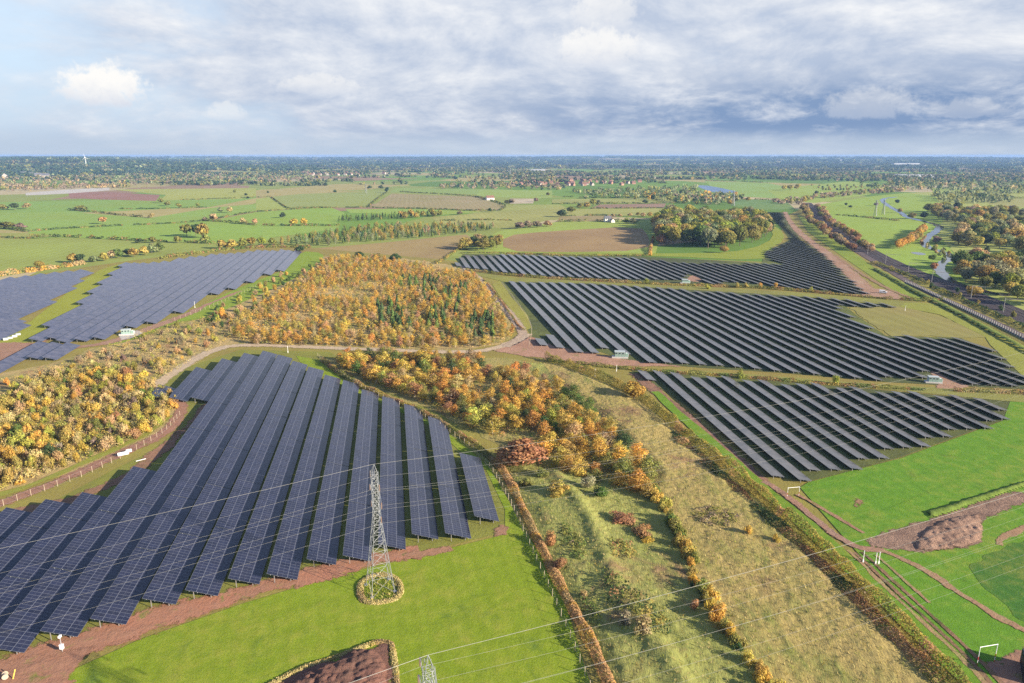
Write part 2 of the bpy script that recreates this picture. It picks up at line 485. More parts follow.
def panel_mat(name='solar_glass', line_c=(0.145, 0.155, 0.185), wl=(0.022, 0.014), rough=0.0, cell_c=(0.011, 0.013, 0.030), dust=0.04):
    m, t, bs = newmat(name)
    uv = t.new('ShaderNodeUVMap').outputs[0]
    sx = t.new('ShaderNodeSeparateXYZ'); t.l.new(uv, sx.inputs[0])
    def line(c, wd):
        f = t.m('FRACT', c); e = t.m('MINIMUM', f, t.m('SUBTRACT', 1.0, f))
        return t.m('LESS_THAN', e, wd)
    ln = t.m('MAXIMUM', line(sx.outputs[0], wl[0]), line(sx.outputs[1], wl[1]))
    half = t.m('MULTIPLY', line(t.m('ADD', sx.outputs[1], 0.5), 0.007), 0.5)
    wn = t.new('ShaderNodeTexWhiteNoise', noise_dimensions='3D')
    oi = t.new('ShaderNodeObjectInfo')
    t.l.new(t.xyz(t.m('FLOOR', sx.outputs[0]), t.m('FLOOR', sx.outputs[1]), t.m('MULTIPLY', oi.outputs['Random'], 91.0)), wn.inputs['Vector'])
    k = t.m('MULTIPLY_ADD', wn.outputs[0], 0.5, 0.75)
    cell = t.mix(1.0, rgb(*cell_c), t.xyz(k, k, k), 'MULTIPLY')
    # a light film of dust
    tc = t.new('ShaderNodeTexCoord').outputs['Object']
    dn = t.noise(t.vm('ADD', tc, t.xyz(t.m('MULTIPLY', oi.outputs['Random'], 50.0), 0.0, 0.0)), 0.35, 5, 0.65)
    cell = t.mix(t.m('MULTIPLY', t.ss(dn, 0.3, 0.8), dust), cell, rgb(0.28, 0.25, 0.24))
    c = t.mix(t.m('MAXIMUM', ln, half), cell, rgb(*line_c))
    t.l.new(c, bs.inputs['Base Color'])
    t.l.new(t.m('MULTIPLY_ADD', ln, 0.25, t.m('MULTIPLY_ADD', wn.outputs[0], 0.10, 0.12 + rough)), bs.inputs['Roughness'])
    bs.inputs['Specular IOR Level'].default_value = 0.5
    return m


M['panel'] = panel_mat()
M['panel_far'] = panel_mat('solar_glass_plain', (0.12, 0.12, 0.125), (0.012, 0.010), 0.10, (0.058, 0.058, 0.058), 0.26)
M['panel_left'] = panel_mat('solar_glass_sky_tint', (0.09, 0.10, 0.16), (0.010, 0.008), 0.06, (0.040, 0.043, 0.072), 0.26)  # violet-blue sky reflection put into the cell colour

# ------------------------------------------------------------------ haze material
def haze_mat(density):
    m = bpy.data.materials.new('haze_air'); m.use_nodes = True; m.node_tree.nodes.clear(); t = NT(m.node_tree)
    out = t.new('ShaderNodeOutputMaterial'); pv = t.new('ShaderNodeVolumePrincipled')
    pv.inputs['Color'].default_value = rgb(0.29, 0.47, 0.82); pv.inputs['Density'].default_value = density
    pv.inputs['Anisotropy'].default_value = 0.0
    t.l.new(pv.outputs[0], out.inputs['Volume']); return m
# ------------------------------------------------------------------ ground, far terrain
def terrain():
    rr = np.r_[0, 60, 200, 500, 1000, 1800, 2600, 3200, np.arange(3600, 14001, 260), np.arange(14500, 17001, 500)]
    aa = np.radians(np.r_[np.arange(-60, 60, 1.0), np.arange(60, 300, 8.0)])
    A, RR = np.meshgrid(aa, rr[1:]); X = RR * np.sin(A); Y = RR * np.cos(A)
    Z = hill(X, Y) * (np.abs(np.degrees((A + np.pi) % (2 * np.pi) - np.pi)) < 75)
    v = [(0, 0, 0)] + list(zip(X.ravel(), Y.ravel(), Z.ravel())); n = len(aa); f = []
    for j in range(n): f.append((0, 1 + (j + 1) % n, 1 + j))
    for i in range(len(rr) - 2):
        for j in range(n):
            a = 1 + i * n + j; b = 1 + i * n + (j + 1) % n
            f.append((a, b, b + n, a + n))
    me = bpy.data.meshes.new('ground'); me.from_pydata(v, [], f); me.materials.append(M['far'])
    me.polygons.foreach_set('use_smooth', [True] * len(f)); me.update()
    o = obj('ground', me); tag(o, 'open countryside of green and tan fields running to the horizon', None, None, 'structure')


terrain()


def seg_dist(q, line):
    q = np.atleast_2d(q); best = np.full(len(q), 1e9); side = np.zeros(len(q))
    for a, b in zip(line[:-1], line[1:]):
        d = b - a; L = d @ d; t = np.clip(((q - a) @ d) / L, 0, 1); c = a + t[:, None] * d; r = q - c; dd = np.hypot(*r.T)
        k = dd < best; best[k] = dd[k]; side[k] = np.sign(d[0] * r[k, 1] - d[1] * r[k, 0])
    return best, side


_cnt=[0]
def zl(layer):
    _cnt[0]+=1
    return 0.03*layer+0.00022*_cnt[0]


def sheet(name, pts, mat, c, layer, label=None, smooth=0, jit=0.0, world_pts=False):
    if name == 'field': g_ = .3 * c[0] + .6 * c[1] + .1 * c[2]; k_ = min(1.5, .27 / max(c)); c = tuple((q * .97 + g_ * .03) * max(1.0, k_) + .008 for q in c)
    if c[1] > c[0] and mat == 'pasture': c = (c[0] * 1.34 + .008, c[1] * 1.06, c[2] * 1.25 + .004)
    p = np.asarray(pts, float) if world_pts else P(*pts)
    if smooth: p = chaikin(p, smooth, True)
    if jit:
        step = max(1.5, jit * 1.5); p = resample(p, step, True)
        k = np.arange(len(p)); p = p + np.stack([snoise(k / 2.3, k * 0, 11) - .5, snoise(k / 2.3, k * 0 + 9, 12) - .5], 1) * 2 * jit
    z = zl(layer)
    if mat in ('dirt', 'gravel', 'clods'):           # bare ground: feathered edge, so interior points carry the distance to the rim
        ext = p.max(0) - p.min(0); st = max(1.1, math.sqrt(ext[0] * ext[1] / 2500))
        gx, gy = np.meshgrid(np.arange(p[:, 0].min(), p[:, 0].max(), st), np.arange(p[:, 1].min(), p[:, 1].max(), st))
        g = np.stack([gx.ravel(), gy.ravel()], 1) + rng.uniform(-.2, .2, (gx.size, 2)) * st; g = g[inpoly(g, p)]
        loop = np.vstack([p, p[:1]]); d, _ = seg_dist(g, loop); g = g[d > st * .45]; n = len(p)
        vo, eo, fo, *_r = geometry.delaunay_2d_cdt([Vector(q) for q in np.vstack([p, g])], [(i, (i + 1) % n) for i in range(n)], [], 1, 1e-5)
        vo = np.array([(q[0], q[1]) for q in vo]); de, _ = seg_dist(vo, loop)
        me = bpy.data.meshes.new(name); me.from_pydata([(x, y, z) for x, y in vo], [], [tuple(q) for q in fo])
        at_ = me.attributes.new('edge', 'FLOAT', 'POINT'); at_.data.foreach_set('value', np.clip(de / 1.8, 0, 1).astype(np.float32)); me.update()
        me.materials.append(M[mat])
    else:
        bm = bmesh.new()
        f = bm.faces.new([bm.verts.new((x, y, z)) for x, y in p]); f.normal_update()
        if f.normal.z < 0: f.normal_flip()
        bmesh.ops.triangulate(bm, faces=bm.faces[:])
        me = bpy.data.meshes.new(name); bm.to_mesh(me); bm.free(); me.materials.append(M[mat])
    o = obj(name, me, color=c); tag(o, label, None, None, 'structure'); return o


def ribbon(name, pts, width, mat, c, layer, label=None, smooth=2, jit=0.25, w2=None, world_pts=False):
    p = np.asarray(pts, float) if world_pts else P(*pts)
    if smooth: p = chaikin(p, smooth)
    p = resample(p, max(2.0, width * 0.6))
    d = np.gradient(p, axis=0); d /= np.hypot(d[:, 0], d[:, 1])[:, None] + 1e-9
    nrm = np.stack([-d[:, 1], d[:, 0]], 1); k = np.arange(len(p))
    ww = np.linspace(width, width if w2 is None else w2, len(p))
    l = p + nrm * (ww / 2 + (snoise(k / 1.7, k * 0, 21) - .5) * 2 * jit * width)[:, None]
    r = p - nrm * (ww / 2 + (snoise(k / 1.7, k * 0, 22) - .5) * 2 * jit * width)[:, None]
    z = zl(layer); n = len(p)
    if mat in ('dirt', 'gravel', 'clods'):          # feathered edges: wider sheet, four columns
        m_ = (l + r) / 2; l = m_ + (l - m_) * 1.4; r = m_ + (r - m_) * 1.4
    l2, r2 = l * .66 + r * .34, l * .34 + r * .66
    v = [(x, y, z) for k_ in (l, l2, r2, r) for x, y in k_]
    f = [(k_ * n + i, k_ * n + n + i, k_ * n + n + i + 1, k_ * n + i + 1) for k_ in range(3) for i in range(n - 1)]
    me = bpy.data.meshes.new(name); me.from_pydata(v, [], f); me.materials.append(M[mat])
    at_ = me.attributes.new('edge', 'FLOAT', 'POINT'); at_.data.foreach_set('value', [0.0] * n + [1.0] * (2 * n) + [0.0] * n); me.update()
    o = obj(name, me, color=c); tag(o, label, None, None, 'structure'); return o


GREEN = (0.075, 0.165, 0.018); LGREEN = (0.13, 0.20, 0.028); OLIVE = (0.17, 0.175, 0.035); TAN = (0.27, 0.21, 0.10); BROWN = (0.19, 0.125, 0.06)
VIVID = (0.115, 0.235, 0.015); DGREEN = (0.045, 0.115, 0.022); RED = (0.24, 0.125, 0.085); STRAW = (0.27, 0.22, 0.09)

# --- far left fields
sheet('field', [(-60, 213), (75, 213), (210, 207), (256, 198), (256, 196), (70, 201), (-60, 203)], 'pasture', GREEN, 1, 'green pasture strip below the brown ploughed field')
sheet('field', [(-80, 214), (70, 212), (150, 218), (210, 208), (300, 200), (310, 206), (256, 211), (200, 222), (75, 230), (28, 231), (-80, 226)], 'pasture', (0.085, 0.175, 0.02), 1, 'bright green pasture with lone trees')
sheet('field', [(28, 232), (75, 228), (200, 222.5), (256, 212), (330, 207), (345, 213), (336, 224), (262, 226), (268, 232), (256, 239), (215, 243), (130, 239.5), (30, 237)], 'pasture', (0.10, 0.21, 0.018), 1, 'vivid green pasture beside the golden trees')
sheet('field', [(-60, 233), (28, 233), (60, 236), (0, 241), (-60, 243)], 'stubble', OLIVE, 1, 'small olive field corner by the hedge')
sheet('field', [(-90, 244), (60, 237.5), (130, 240), (212, 244), (232, 243), (215, 247), (170, 250), (110, 258), (60, 267), (0, 277), (-90, 288)], 'stubble', (0.155, 0.185, 0.03), 1, 'olive green field above the left solar array')
sheet('field', [(68, 192.5), (110, 192), (160, 195), (156, 201), (100, 199.5), (70, 198)], 'plough', (0.17, 0.085, 0.06), 2, 'reddish brown ploughed field')
sheet('field', [(111, 189.5), (256, 188), (256, 196), (240, 199), (160, 200.5), (166, 195)], 'pasture', (0.16, 0.22, 0.03), 2, 'pale yellow green field beside the ploughed field')
sheet('field', [(25, 193), (60, 190), (110, 187.4), (110, 190.5), (62, 194), (25, 195.5)], 'gravel', (0.42, 0.41, 0.37), 2, 'strip of white crop fleece on a far field')
# --- far middle
sheet('field', [(262, 226.5), (340, 225), (338, 229), (275, 237), (262, 242)], 'pasture', (0.10, 0.20, 0.02), 2, 'vivid green field by the conifer belt')
sheet('field', [(256, 199), (271, 197), (287, 208), (340, 207), (256, 211)], 'pasture', LGREEN, 2, 'light green triangular field')
sheet('field', [(271, 196.8), (300, 194), (386, 191), (366, 207.3), (288, 208.2)], 'pasture', (0.10, 0.155, 0.03), 2, 'striped green field with a diagonal edge')
sheet('field', [(392, 193.5), (430, 195), (476, 196.5), (506, 206), (497, 210.5), (441, 209), (369, 207.6)], 'stubble', TAN, 2, 'tan stubble field left of the village')
sheet('field', [(390, 192), (480, 194.5), (540, 199), (555, 193), (500, 189), (395, 188)], 'pasture', (0.085, 0.16, 0.025), 1, 'green field strip behind the tan stubble')
sheet('field', [(441, 209.3), (482, 212), (441, 215), (350, 213), (345, 209)], 'pasture', (0.10, 0.19, 0.02), 2, 'narrow bright green field by the plantation')
sheet('field', [(430, 217), (482, 213), (512, 211), (560, 207), (578, 215), (545, 221), (512, 229), (440, 224)], 'stubble', (0.20, 0.195, 0.05), 2, 'olive field left of the farmhouse')
sheet('field', [(306, 249), (380, 243), (466, 234.5), (474, 239), (456, 251), (438, 263), (406, 258), (331, 251)], 'plough', (0.215, 0.155, 0.055), 2, 'brown field behind the orange plantation')
sheet('field', [(470, 250), (482, 240), (500, 231), (560, 221.5), (655, 219), (664, 224), (655, 255.5), (500, 254.5)], 'pasture', (0.115, 0.195, 0.022), 2, 'green field left of the copse')
sheet('field', [(503, 236), (545, 231.5), (640, 226), (650, 238), (648, 250.5), (560, 252.5), (503, 251)], 'plough', (0.205, 0.135, 0.055), 3, 'brown patch in the green field', smooth=1)
sheet('field', [(552, 199.5), (672, 197.5), (676, 203), (552, 203.5)], 'stubble', (0.19, 0.195, 0.05), 2, 'thin olive field by the village')
sheet('field', [(480, 205), (560, 204.5), (577, 213), (556, 220), (500, 220), (470, 217)], 'stubble', (0.18, 0.19, 0.045), 1, 'olive green field above the farmhouse')
sheet('field', [(600, 204.5), (666, 203.5), (664, 208), (590, 208.5)], 'plough', (0.16, 0.10, 0.065), 2, 'thin brown field strip')
sheet('field', [(572, 209), (664, 208.3), (652, 215.5), (572, 216)], 'stubble', (0.20, 0.20, 0.05), 2, 'olive strip behind the farmhouse')
sheet('field', [(560, 216.5), (618, 215.5), (606, 221), (556, 222)], 'stubble', (0.27, 0.19, 0.09), 2, 'tan strip beside the farmhouse')
sheet('field', [(510, 198.5), (535, 198.7), (533, 203.5), (510, 203.8)], 'stubble', (0.42, 0.34, 0.24), 3, 'pale bare field')
sheet('field', [(480, 190), (552, 190.5), (552, 198), (510, 198), (476, 195.5)], 'pasture', (0.10, 0.18, 0.025), 2, 'green field near the village')
sheet('field', [(704, 181), (768, 183), (800, 190), (785, 199), (740, 196.5), (720, 193.5)], 'pasture', (0.085, 0.175, 0.025), 2, 'green field beside the lake')
sheet('water', [(694, 185), (707, 185.6), (722, 188.2), (738, 191.8), (728, 193.4), (712, 192), (703, 189)], 'water', (1, 1, 1), 4, 'pale lake beyond the copse')
sheet('field', [(735, 199), (785, 200), (795, 209), (760, 210), (735, 206)], 'pasture', DGREEN, 2, 'dark green crop field behind the copse')
sheet('field', [(768, 190), (783, 188), (850, 181), (888, 186), (870, 194.5), (815, 203), (780, 200)], 'pasture', (0.125, 0.22, 0.02), 2, 'bright green meadow dotted with rows of young trees')
# --- river meadow, right
sheet('field', [(816, 205), (873, 196), (905, 193), (935, 196), (948, 215), (935, 230), (960, 262), (968, 292), (940, 284), (905, 267), (868, 247), (842, 226)], 'pasture', (0.13, 0.25, 0.018), 2, 'vivid green river meadow beside the railway')
sheet('field', [(905, 193), (1100, 186), (1140, 330), (1024, 318), (966, 292), (958, 262), (934, 230), (946, 215)], 'pasture', (0.13, 0.185, 0.03), 1, 'rough pasture along the far river bank', jit=3)
sheet('field', [(985, 198.5), (1060, 199), (1080, 210), (990, 205)], 'stubble', (0.22, 0.21, 0.06), 3, 'pale olive field behind the river trees')
sheet('field', [(930, 188), (1040, 186), (1060, 192), (935, 194)], 'pasture', (0.12, 0.20, 0.025), 2, 'distant green field right of the river')
riv = [(896, 197), (880, 199), (888, 206), (902, 213), (905, 217), (921, 220.5), (941, 226), (938, 230), (926, 238), (923, 245), (935, 250), (951, 254), (949, 259), (941, 264), (938, 268), (944, 277), (960, 285), (985, 292), (1010, 296)]
ribbon('river', riv, 9.0, 'water', (1, 1, 1), 5, 'narrow winding river through the meadow', 2, 0.12, 7.5)
sheet('water', [(908, 252.5), (918, 252), (928, 254.5), (920, 255.5)], 'water', (1, 1, 1), 5, 'shallow pool in the meadow', smooth=2)

# --- the site: grass and bare ground round the arrays
sheet('grassland', [(-400, 300), (0, 280), (120, 262), (256, 245), (300, 247), (470, 262), (512, 252), (765, 262), (790, 214), (812, 204), (866, 248), (960, 296), (1100, 360), (1500, 700), (1024, 900), (0, 900), (-500, 700)], 'pasture', (0.155, 0.16, 0.035), 2, 'rough grass around the solar arrays')
# left arrays
sheet('grass_strip', [(-20, 348), (30, 322), (58, 300), (78, 284), (100, 270), (126, 262), (120, 272), (88, 300), (60, 322), (40, 338), (10, 348)], 'pasture', (0.165, 0.225, 0.02), 4, 'yellow green strip between the left arrays')
sheet('dirt_patch', [(46, 338), (60, 323), (84, 308), (78, 318), (52, 342), (25, 348)], 'dirt', (0.27, 0.19, 0.09), 5, 'bare tan soil beside the strip', smooth=1)
sheet('grass_verge', [(100, 346), (160, 322), (190, 311), (240, 287), (288, 269), (300, 251), (324, 253), (322, 262), (300, 276), (262, 294), (225, 310), (200, 320), (175, 322), (130, 342)], 'pasture', (0.12, 0.225, 0.018), 4, 'bright green verge along the left array', smooth=1)
ribbon('dirt_track', [(-30, 352), (20, 350), (60, 349), (100, 345), (132, 336), (165, 323), (190, 313), (212, 303), (240, 291)], 7.5, 'dirt', (0.30, 0.19, 0.13), 6, 'pinkish dirt track below the left array', 2, 0.2, 3)
sheet('dirt_patch', [(-20, 343), (30, 342), (62, 347), (40, 352), (20, 362), (-20, 372)], 'dirt', (0.28, 0.17, 0.12), 5, 'bare pink soil at the left edge', smooth=1)
sheet('hardstanding', [(118, 336), (138, 330), (146, 333), (132, 339), (120, 341)], 'gravel', (0.42, 0.39, 0.36), 7, 'pale gravel pad under the cabin')
# ground of left scrub and plantation
sheet('scrub_ground', [(-60, 385), (40, 366), (90, 350), (140, 338), (200, 318), (250, 296), (300, 274), (325, 256), (400, 258), (470, 268), (490, 290), (512, 322), (505, 345), (450, 350), (330, 346), (250, 342), (210, 352), (172, 384), (184, 404), (168, 432), (120, 455), (60, 478), (-60, 505)], 'rough', (0.36, 0.26, 0.11), 3, 'tan rough grass under the scrub and plantation', jit=2)
# gravel track
ribbon('gravel_track', [(135, 402), (158, 384), (180, 368), (208, 352), (235, 344.5), (300, 347), (400, 351), (470, 353), (500, 348), (518, 340), (528, 334)], 5.2, 'gravel', (0.40, 0.30, 0.19), 7, 'pale gravel track curving round the plantation', 3, 0.08)
ribbon('gravel_track', [(505, 347), (524, 338), (520, 326), (508, 312), (494, 296), (486, 283), (470, 272), (462, 266)], 4.8, 'gravel', (0.33, 0.24, 0.17), 8, 'track climbing between plantation and solar rows', 3, 0.08)
sheet('dirt_patch', [(486, 350), (520, 338), (534, 336), (548, 345), (600, 354), (640, 362), (700, 368), (640, 367), (590, 366), (545, 359), (515, 356)], 'dirt', (0.37, 0.22, 0.15), 6, 'pink bare earth at the track junction', smooth=1, jit=0.8)
sheet('grass_verge', [(492, 284), (500, 281), (512, 298), (528, 316), (531, 328), (524, 332), (515, 315), (500, 297)], 'pasture', (0.17, 0.20, 0.035), 5, 'green verge beside the climbing track')
# scrub strip between track and hedge
sheet('scrub_ground', [(322, 360), (352, 356), (440, 355), (520, 360), (560, 378), (600, 410), (640, 450), (672, 500), (640, 505), (600, 500), (540, 475), (505, 450), (470, 430), (420, 405), (360, 385)], 'rough', (0.29, 0.235, 0.08), 4, 'rough grass under the orange scrub strip', jit=2)
# near array
sheet('array_ground', [(-120, 560), (0, 520), (60, 498), (110, 472), (150, 452), (178, 430), (190, 408), (150, 388), (190, 366), (240, 350), (330, 352), (380, 385), (440, 412), (480, 445), (500, 485), (515, 530), (440, 548), (330, 572), (220, 606), (120, 640), (20, 672), (-120, 720)], 'pasture', (0.115, 0.15, 0.025), 3, 'grass under the near solar array')
sheet('pasture_near', [(-200, 760), (30, 690), (140, 640), (240, 605), (330, 578), (420, 556), (505, 535), (505, 510), (486, 470), (464, 455), (433, 428), (386, 406), (348, 389), (326, 378), (300, 362), (296, 356), (318, 360), (343, 380), (371, 396), (401, 408), (434, 424), (466, 447), (491, 470), (508, 500), (524, 530), (545, 560), (568, 612), (592, 690), (640, 900), (-200, 900)], 'lawn', (0.160, 0.218, 0.014), 5, 'bright green long pasture around the pylon')
ribbon('dirt_track', [(-60, 700), (20, 668), (70, 648), (120, 632), (170, 614), (220, 600), (280, 581), (330, 571), (375, 560), (420, 553)], 8.0, 'dirt', (0.33, 0.148, 0.088), 7, 'wide red dirt track in front of the near array', 2, 0.18, 4.5)
sheet('dirt_patch', [(-60, 720), (-20, 664), (30, 655), (75, 648), (110, 640), (90, 655), (75, 672), (70, 700), (0, 760)], 'dirt', (0.33, 0.148, 0.088), 8, 'wide bare red earth at the corner', smooth=1, jit=0.7)
sheet('dirt_patch', [(395, 554), (430, 548), (455, 545), (470, 548), (440, 556), (405, 562)], 'dirt', (0.30, 0.16, 0.09), 8, 'red bare soil near the pylon', smooth=1, jit=0.8)
sheet('dirt_patch', [(488, 530), (506, 522), (512, 530), (508, 537), (492, 538)], 'dirt', (0.30, 0.17, 0.10), 8, 'small bare soil patch at the hedge', smooth=1, jit=0.6)
0 and sheet('dirt_patch', [(150, 652), (180, 634), (205, 625), (200, 634), (175, 648), (150, 662)], 'dirt', (0.24, 0.15, 0.06), 7, 'worn soil strip in the pasture', smooth=1, jit=1.0)
0 and sheet('dirt_patch', [(236, 655), (262, 640), (268, 645), (250, 658)], 'dirt', (0.20, 0.15, 0.05), 7, 'worn patch in the pasture', smooth=1, jit=1.0)
ribbon('dirt_track', [(-60, 520), (0, 505), (50, 485), (95, 466), (130, 450), (160, 437), (178, 420), (184, 408), (176, 399)], 4.2, 'dirt', (0.26, 0.135, 0.095), 7, 'red dirt track between scrub and near array', 3, 0.12)
ribbon('grass_verge', [(-60, 505), (0, 497), (50, 478), (95, 459), (128, 443), (155, 430), (170, 416)], 2.4, 'pasture', (0.20, 0.20, 0.04), 8, 'dry grass verge along the scrub edge', 3, 0.3)
sheet('dirt_strip', [(-60, 528), (0, 512), (36, 503), (78, 494), (122, 474), (150, 452), (185, 424), (206, 399), (216, 399), (170, 452), (130, 480), (80, 504), (30, 516), (-60, 548)], 'dirt', (0.15, 0.09, 0.05), 6, 'bare soil left of the near array, coloured dark for row shadow', jit=.8)  # soil colour darkened to paint the shadow beside the rows
# right arrays
sheet('array_ground', [(456, 268), (463, 254), (632, 256), (762, 263), (764, 253), (790, 240), (778, 224), (756, 213), (784, 212), (800, 240), (850, 270), (880, 296), (740, 286), (600, 281), (500, 274)], 'pasture', (0.045, 0.075, 0.022), 4, 'grass under the upper right array, coloured dark for row shade')  # right array sheets carry the shade between rows in their grass colour
sheet('array_ground', [(498, 281), (600, 283), (700, 290), (805, 296), (900, 308), (895, 311), (845, 306), (856, 315), (886, 336), (960, 338), (1000, 354), (1034, 376), (1034, 390), (990, 388), (880, 382), (780, 373), (700, 368), (630, 362), (600, 352), (560, 352), (536, 345), (528, 330)], 'pasture', (0.045, 0.075, 0.022), 4, 'grass under the middle right array, coloured dark for row shade')
sheet('array_ground', [(630, 370), (726, 378), (812, 384), (900, 392), (1010, 402), (1004, 420), (960, 436), (900, 458), (840, 474), (808, 482), (780, 478), (720, 430), (670, 395)], 'pasture', (0.05, 0.08, 0.022), 5, 'grass under the lower right array, coloured dark for row shade')
sheet('grass_verge', [(470, 252), (660, 256), (765, 261), (764, 252), (786, 240), (780, 228), (768, 226), (775, 238), (750, 250), (700, 254), (560, 252)], 'pasture', (0.14, 0.215, 0.022), 5, 'green verge between the copse and the solar rows', smooth=1)
sheet('grass_verge', [(466, 270), (512, 278), (690, 286), (800, 293), (900, 301), (935, 304), (930, 311), (890, 306), (800, 296.5), (690, 290), (590, 283.5), (505, 282), (470, 274)], 'pasture', (0.185, 0.175, 0.05), 6, 'dry grass strip between two right arrays')
sheet('meadow_patch', [(850, 308), (902, 307), (940, 316), (992, 338), (960, 338.5), (930, 336), (892, 337), (868, 322)], 'stubble', (0.235, 0.195, 0.065), 6, 'tan grass field enclosed by solar rows', jit=1.0)
sheet('grass_verge', [(905, 303), (940, 304), (1000, 332), (1100, 390), (1100, 420), (1024, 378), (990, 345), (985, 337), (940, 315), (900, 307)], 'pasture', (0.15, 0.20, 0.03), 7, 'green verge below the railway')
sheet('grass_verge', [(797, 214), (812, 222), (850, 250), (880, 272), (925, 296), (918, 302), (894, 292), (850, 262), (808, 232)], 'pasture', (0.12, 0.205, 0.02), 6, 'green strip between the haul track and railway hedge')
ribbon('dirt_track', [(785, 212), (788, 219), (797, 231), (815, 245), (833, 258), (852, 275), (868, 290), (880, 297)], 6.0, 'dirt', (0.34, 0.235, 0.16), 8, 'pink haul track along the upper right array', 2, 0.15, 11)
sheet('dirt_patch', [(862, 289), (884, 289), (897, 293), (905, 300), (880, 299), (858, 296)], 'dirt', (0.34, 0.235, 0.17), 8, 'bare ground at the end of the haul track', smooth=1)
ribbon('dirt_track', [(834, 255), (858, 272), (885, 288), (915, 300)], 3.0, 'dirt', (0.22, 0.17, 0.08), 8, 'faint track through the railway verge', 2, 0.2)
sheet('dirt_patch', [(684, 281), (690, 275), (700, 276), (704, 283)], 'dirt', (0.33, 0.21, 0.15), 7, 'bare pad beside the cabin', smooth=1)
sheet('dirt_patch', [(926, 372), (936, 370), (945, 376), (955, 381), (976, 388), (950, 390), (930, 389), (940, 382)], 'dirt', (0.38, 0.26, 0.18), 7, 'pale gravel turning head by the cabin', smooth=1)
sheet('grass_verge', [(700, 371), (780, 377), (880, 385), (1000, 391), (1040, 393), (1040, 404), (1000, 401), (900, 391), (800, 383), (700, 376), (640, 369)], 'pasture', (0.19, 0.185, 0.05), 6, 'dry verge between the middle and lower arrays')
# lower right pasture and tracks
sheet('pasture_right', [(1010, 402), (1200, 412), (1500, 700), (1024, 900), (980, 700), (900, 600), (850, 545), (800, 488), (808, 483), (845, 473), (900, 459), (960, 437), (1003, 421)], 'lawn', (0.092, 0.200, 0.016), 6, 'bright green pasture at the right edge')
ribbon('grass_strip', [(655, 392), (680, 416), (720, 450), (760, 487), (800, 520), (850, 565), (900, 612), (960, 668), (1000, 705)], 3.2, 'lawn', (0.11, 0.20, 0.018), 8, 'mown green strip beside the golden hedge', 2, 0.1, 6.0)
ribbon('dirt_strip', [(634, 374), (655, 390), (690, 421), (730, 455), (764, 483)], 4.5, 'dirt', (0.14, 0.085, 0.060), 7, 'dark bare soil along the lower right array', 2, 0.15)
ribbon('dirt_track', [(764, 482), (792, 500), (820, 524), (845, 543), (862, 550), (885, 552)], 1.9, 'dirt', (0.27, 0.175, 0.13), 9, 'pink dirt track from the gate frame', 2, 0.12)
ribbon('dirt_track', [(797, 495), (820, 508), (842, 521), (864, 534)], 1.1, 'dirt', (0.28, 0.19, 0.10), 9, 'second narrow dirt track', 2, 0.2)
for dx in (-0.9, 0.9):
    p = P((858, 553), (885, 578), (920, 610), (955, 642), (985, 672), (1005, 695)); d = np.gradient(p, axis=0); d /= np.hypot(*d.T)[:, None]
    ribbon('wheel_rut', p + np.stack([-d[:, 1], d[:, 0]], 1) * dx, 0.75, 'dirt', (0.075, 0.075, 0.03), 9, 'dark wheel rut in the green track', 2, 0.2, world_pts=True)
ribbon('grass_strip', [(848, 551), (882, 585), (922, 622), (966, 664), (990, 690)], 0.8, 'dirt', (0.28, 0.26, 0.09), 9, 'pale dry line beside the wheel ruts', 2, 0.3)
ribbon('grass_strip', [(876, 556), (905, 582), (930, 604)], 0.6, 'dirt', (0.26, 0.26, 0.09), 9, 'pale line right of the wheel ruts', 2, 0.3)
sheet('dirt_patch', [(862, 541), (872, 535), (900, 526), (945, 512), (985, 498), (1030, 490), (1030, 504), (1005, 512), (985, 520), (988, 536), (985, 548), (950, 553), (915, 556), (890, 552), (866, 549)], 'clods', (0.27, 0.175, 0.125), 8, 'churned brown earth round the spoil heap', smooth=1, jit=0.8)
ribbon('dirt_track', [(882, 551), (905, 562), (928, 572), (950, 588), (975, 603), (1002, 620), (1030, 635)], 1.4, 'dirt', (0.29, 0.205, 0.11), 9, 'sandy track away from the spoil heap', 2, 0.3, 1.6)
sheet('pasture_patch', [(965, 570), (988, 556), (1040, 530), (1080, 640), (1030, 625), (1000, 605)], 'lawn', (0.045, 0.125, 0.018), 7, 'darker green pasture at the right edge', smooth=1, jit=1)
ribbon('path', [(1040, 520), (1020, 530), (1000, 540), (1000, 546)], 1.5, 'dirt', (0.29, 0.24, 0.11), 8, 'pale worn path by the spoil heap', 1, 0.3)
sheet('dirt_patch', [(868, 482), (892, 476), (890, 479), (868, 486)], 'dirt', (0.30, 0.27, 0.10), 8, 'thin straw streak in the pasture', smooth=1, jit=0.5)
sheet('dirt_patch', [(850, 500), (864, 498), (868, 506), (856, 510)], 'dirt', (0.16, 0.13, 0.05), 8, 'worn patch in the right pasture', smooth=1, jit=1)
sheet('hardstanding', [(1000, 658), (1010, 650), (1040, 638), (1080, 720), (1040, 740), (990, 676), (975, 664)], 'dirt', (0.19, 0.125, 0.10), 8, 'bare yard in the corner', smooth=1)
# railway
ribbon('railway_ballast', [(806, 203), (822, 219), (846, 238), (872, 254), (905, 270), (945, 285), (990, 303), (1040, 324), (1120, 360)], 19.0, 'ballast', (0.052, 0.042, 0.045), 8, 'dark railway ballast running diagonally', 2, 0.02)
ribbon('service_road', [(848, 246), (868, 258), (893, 273), (919, 288), (950, 302), (985, 318), (1024, 337), (1100, 374)], 6.0, 'ballast', (0.125, 0.092, 0.085), 8, 'purple grey service road beside the railway', 2, 0.05)


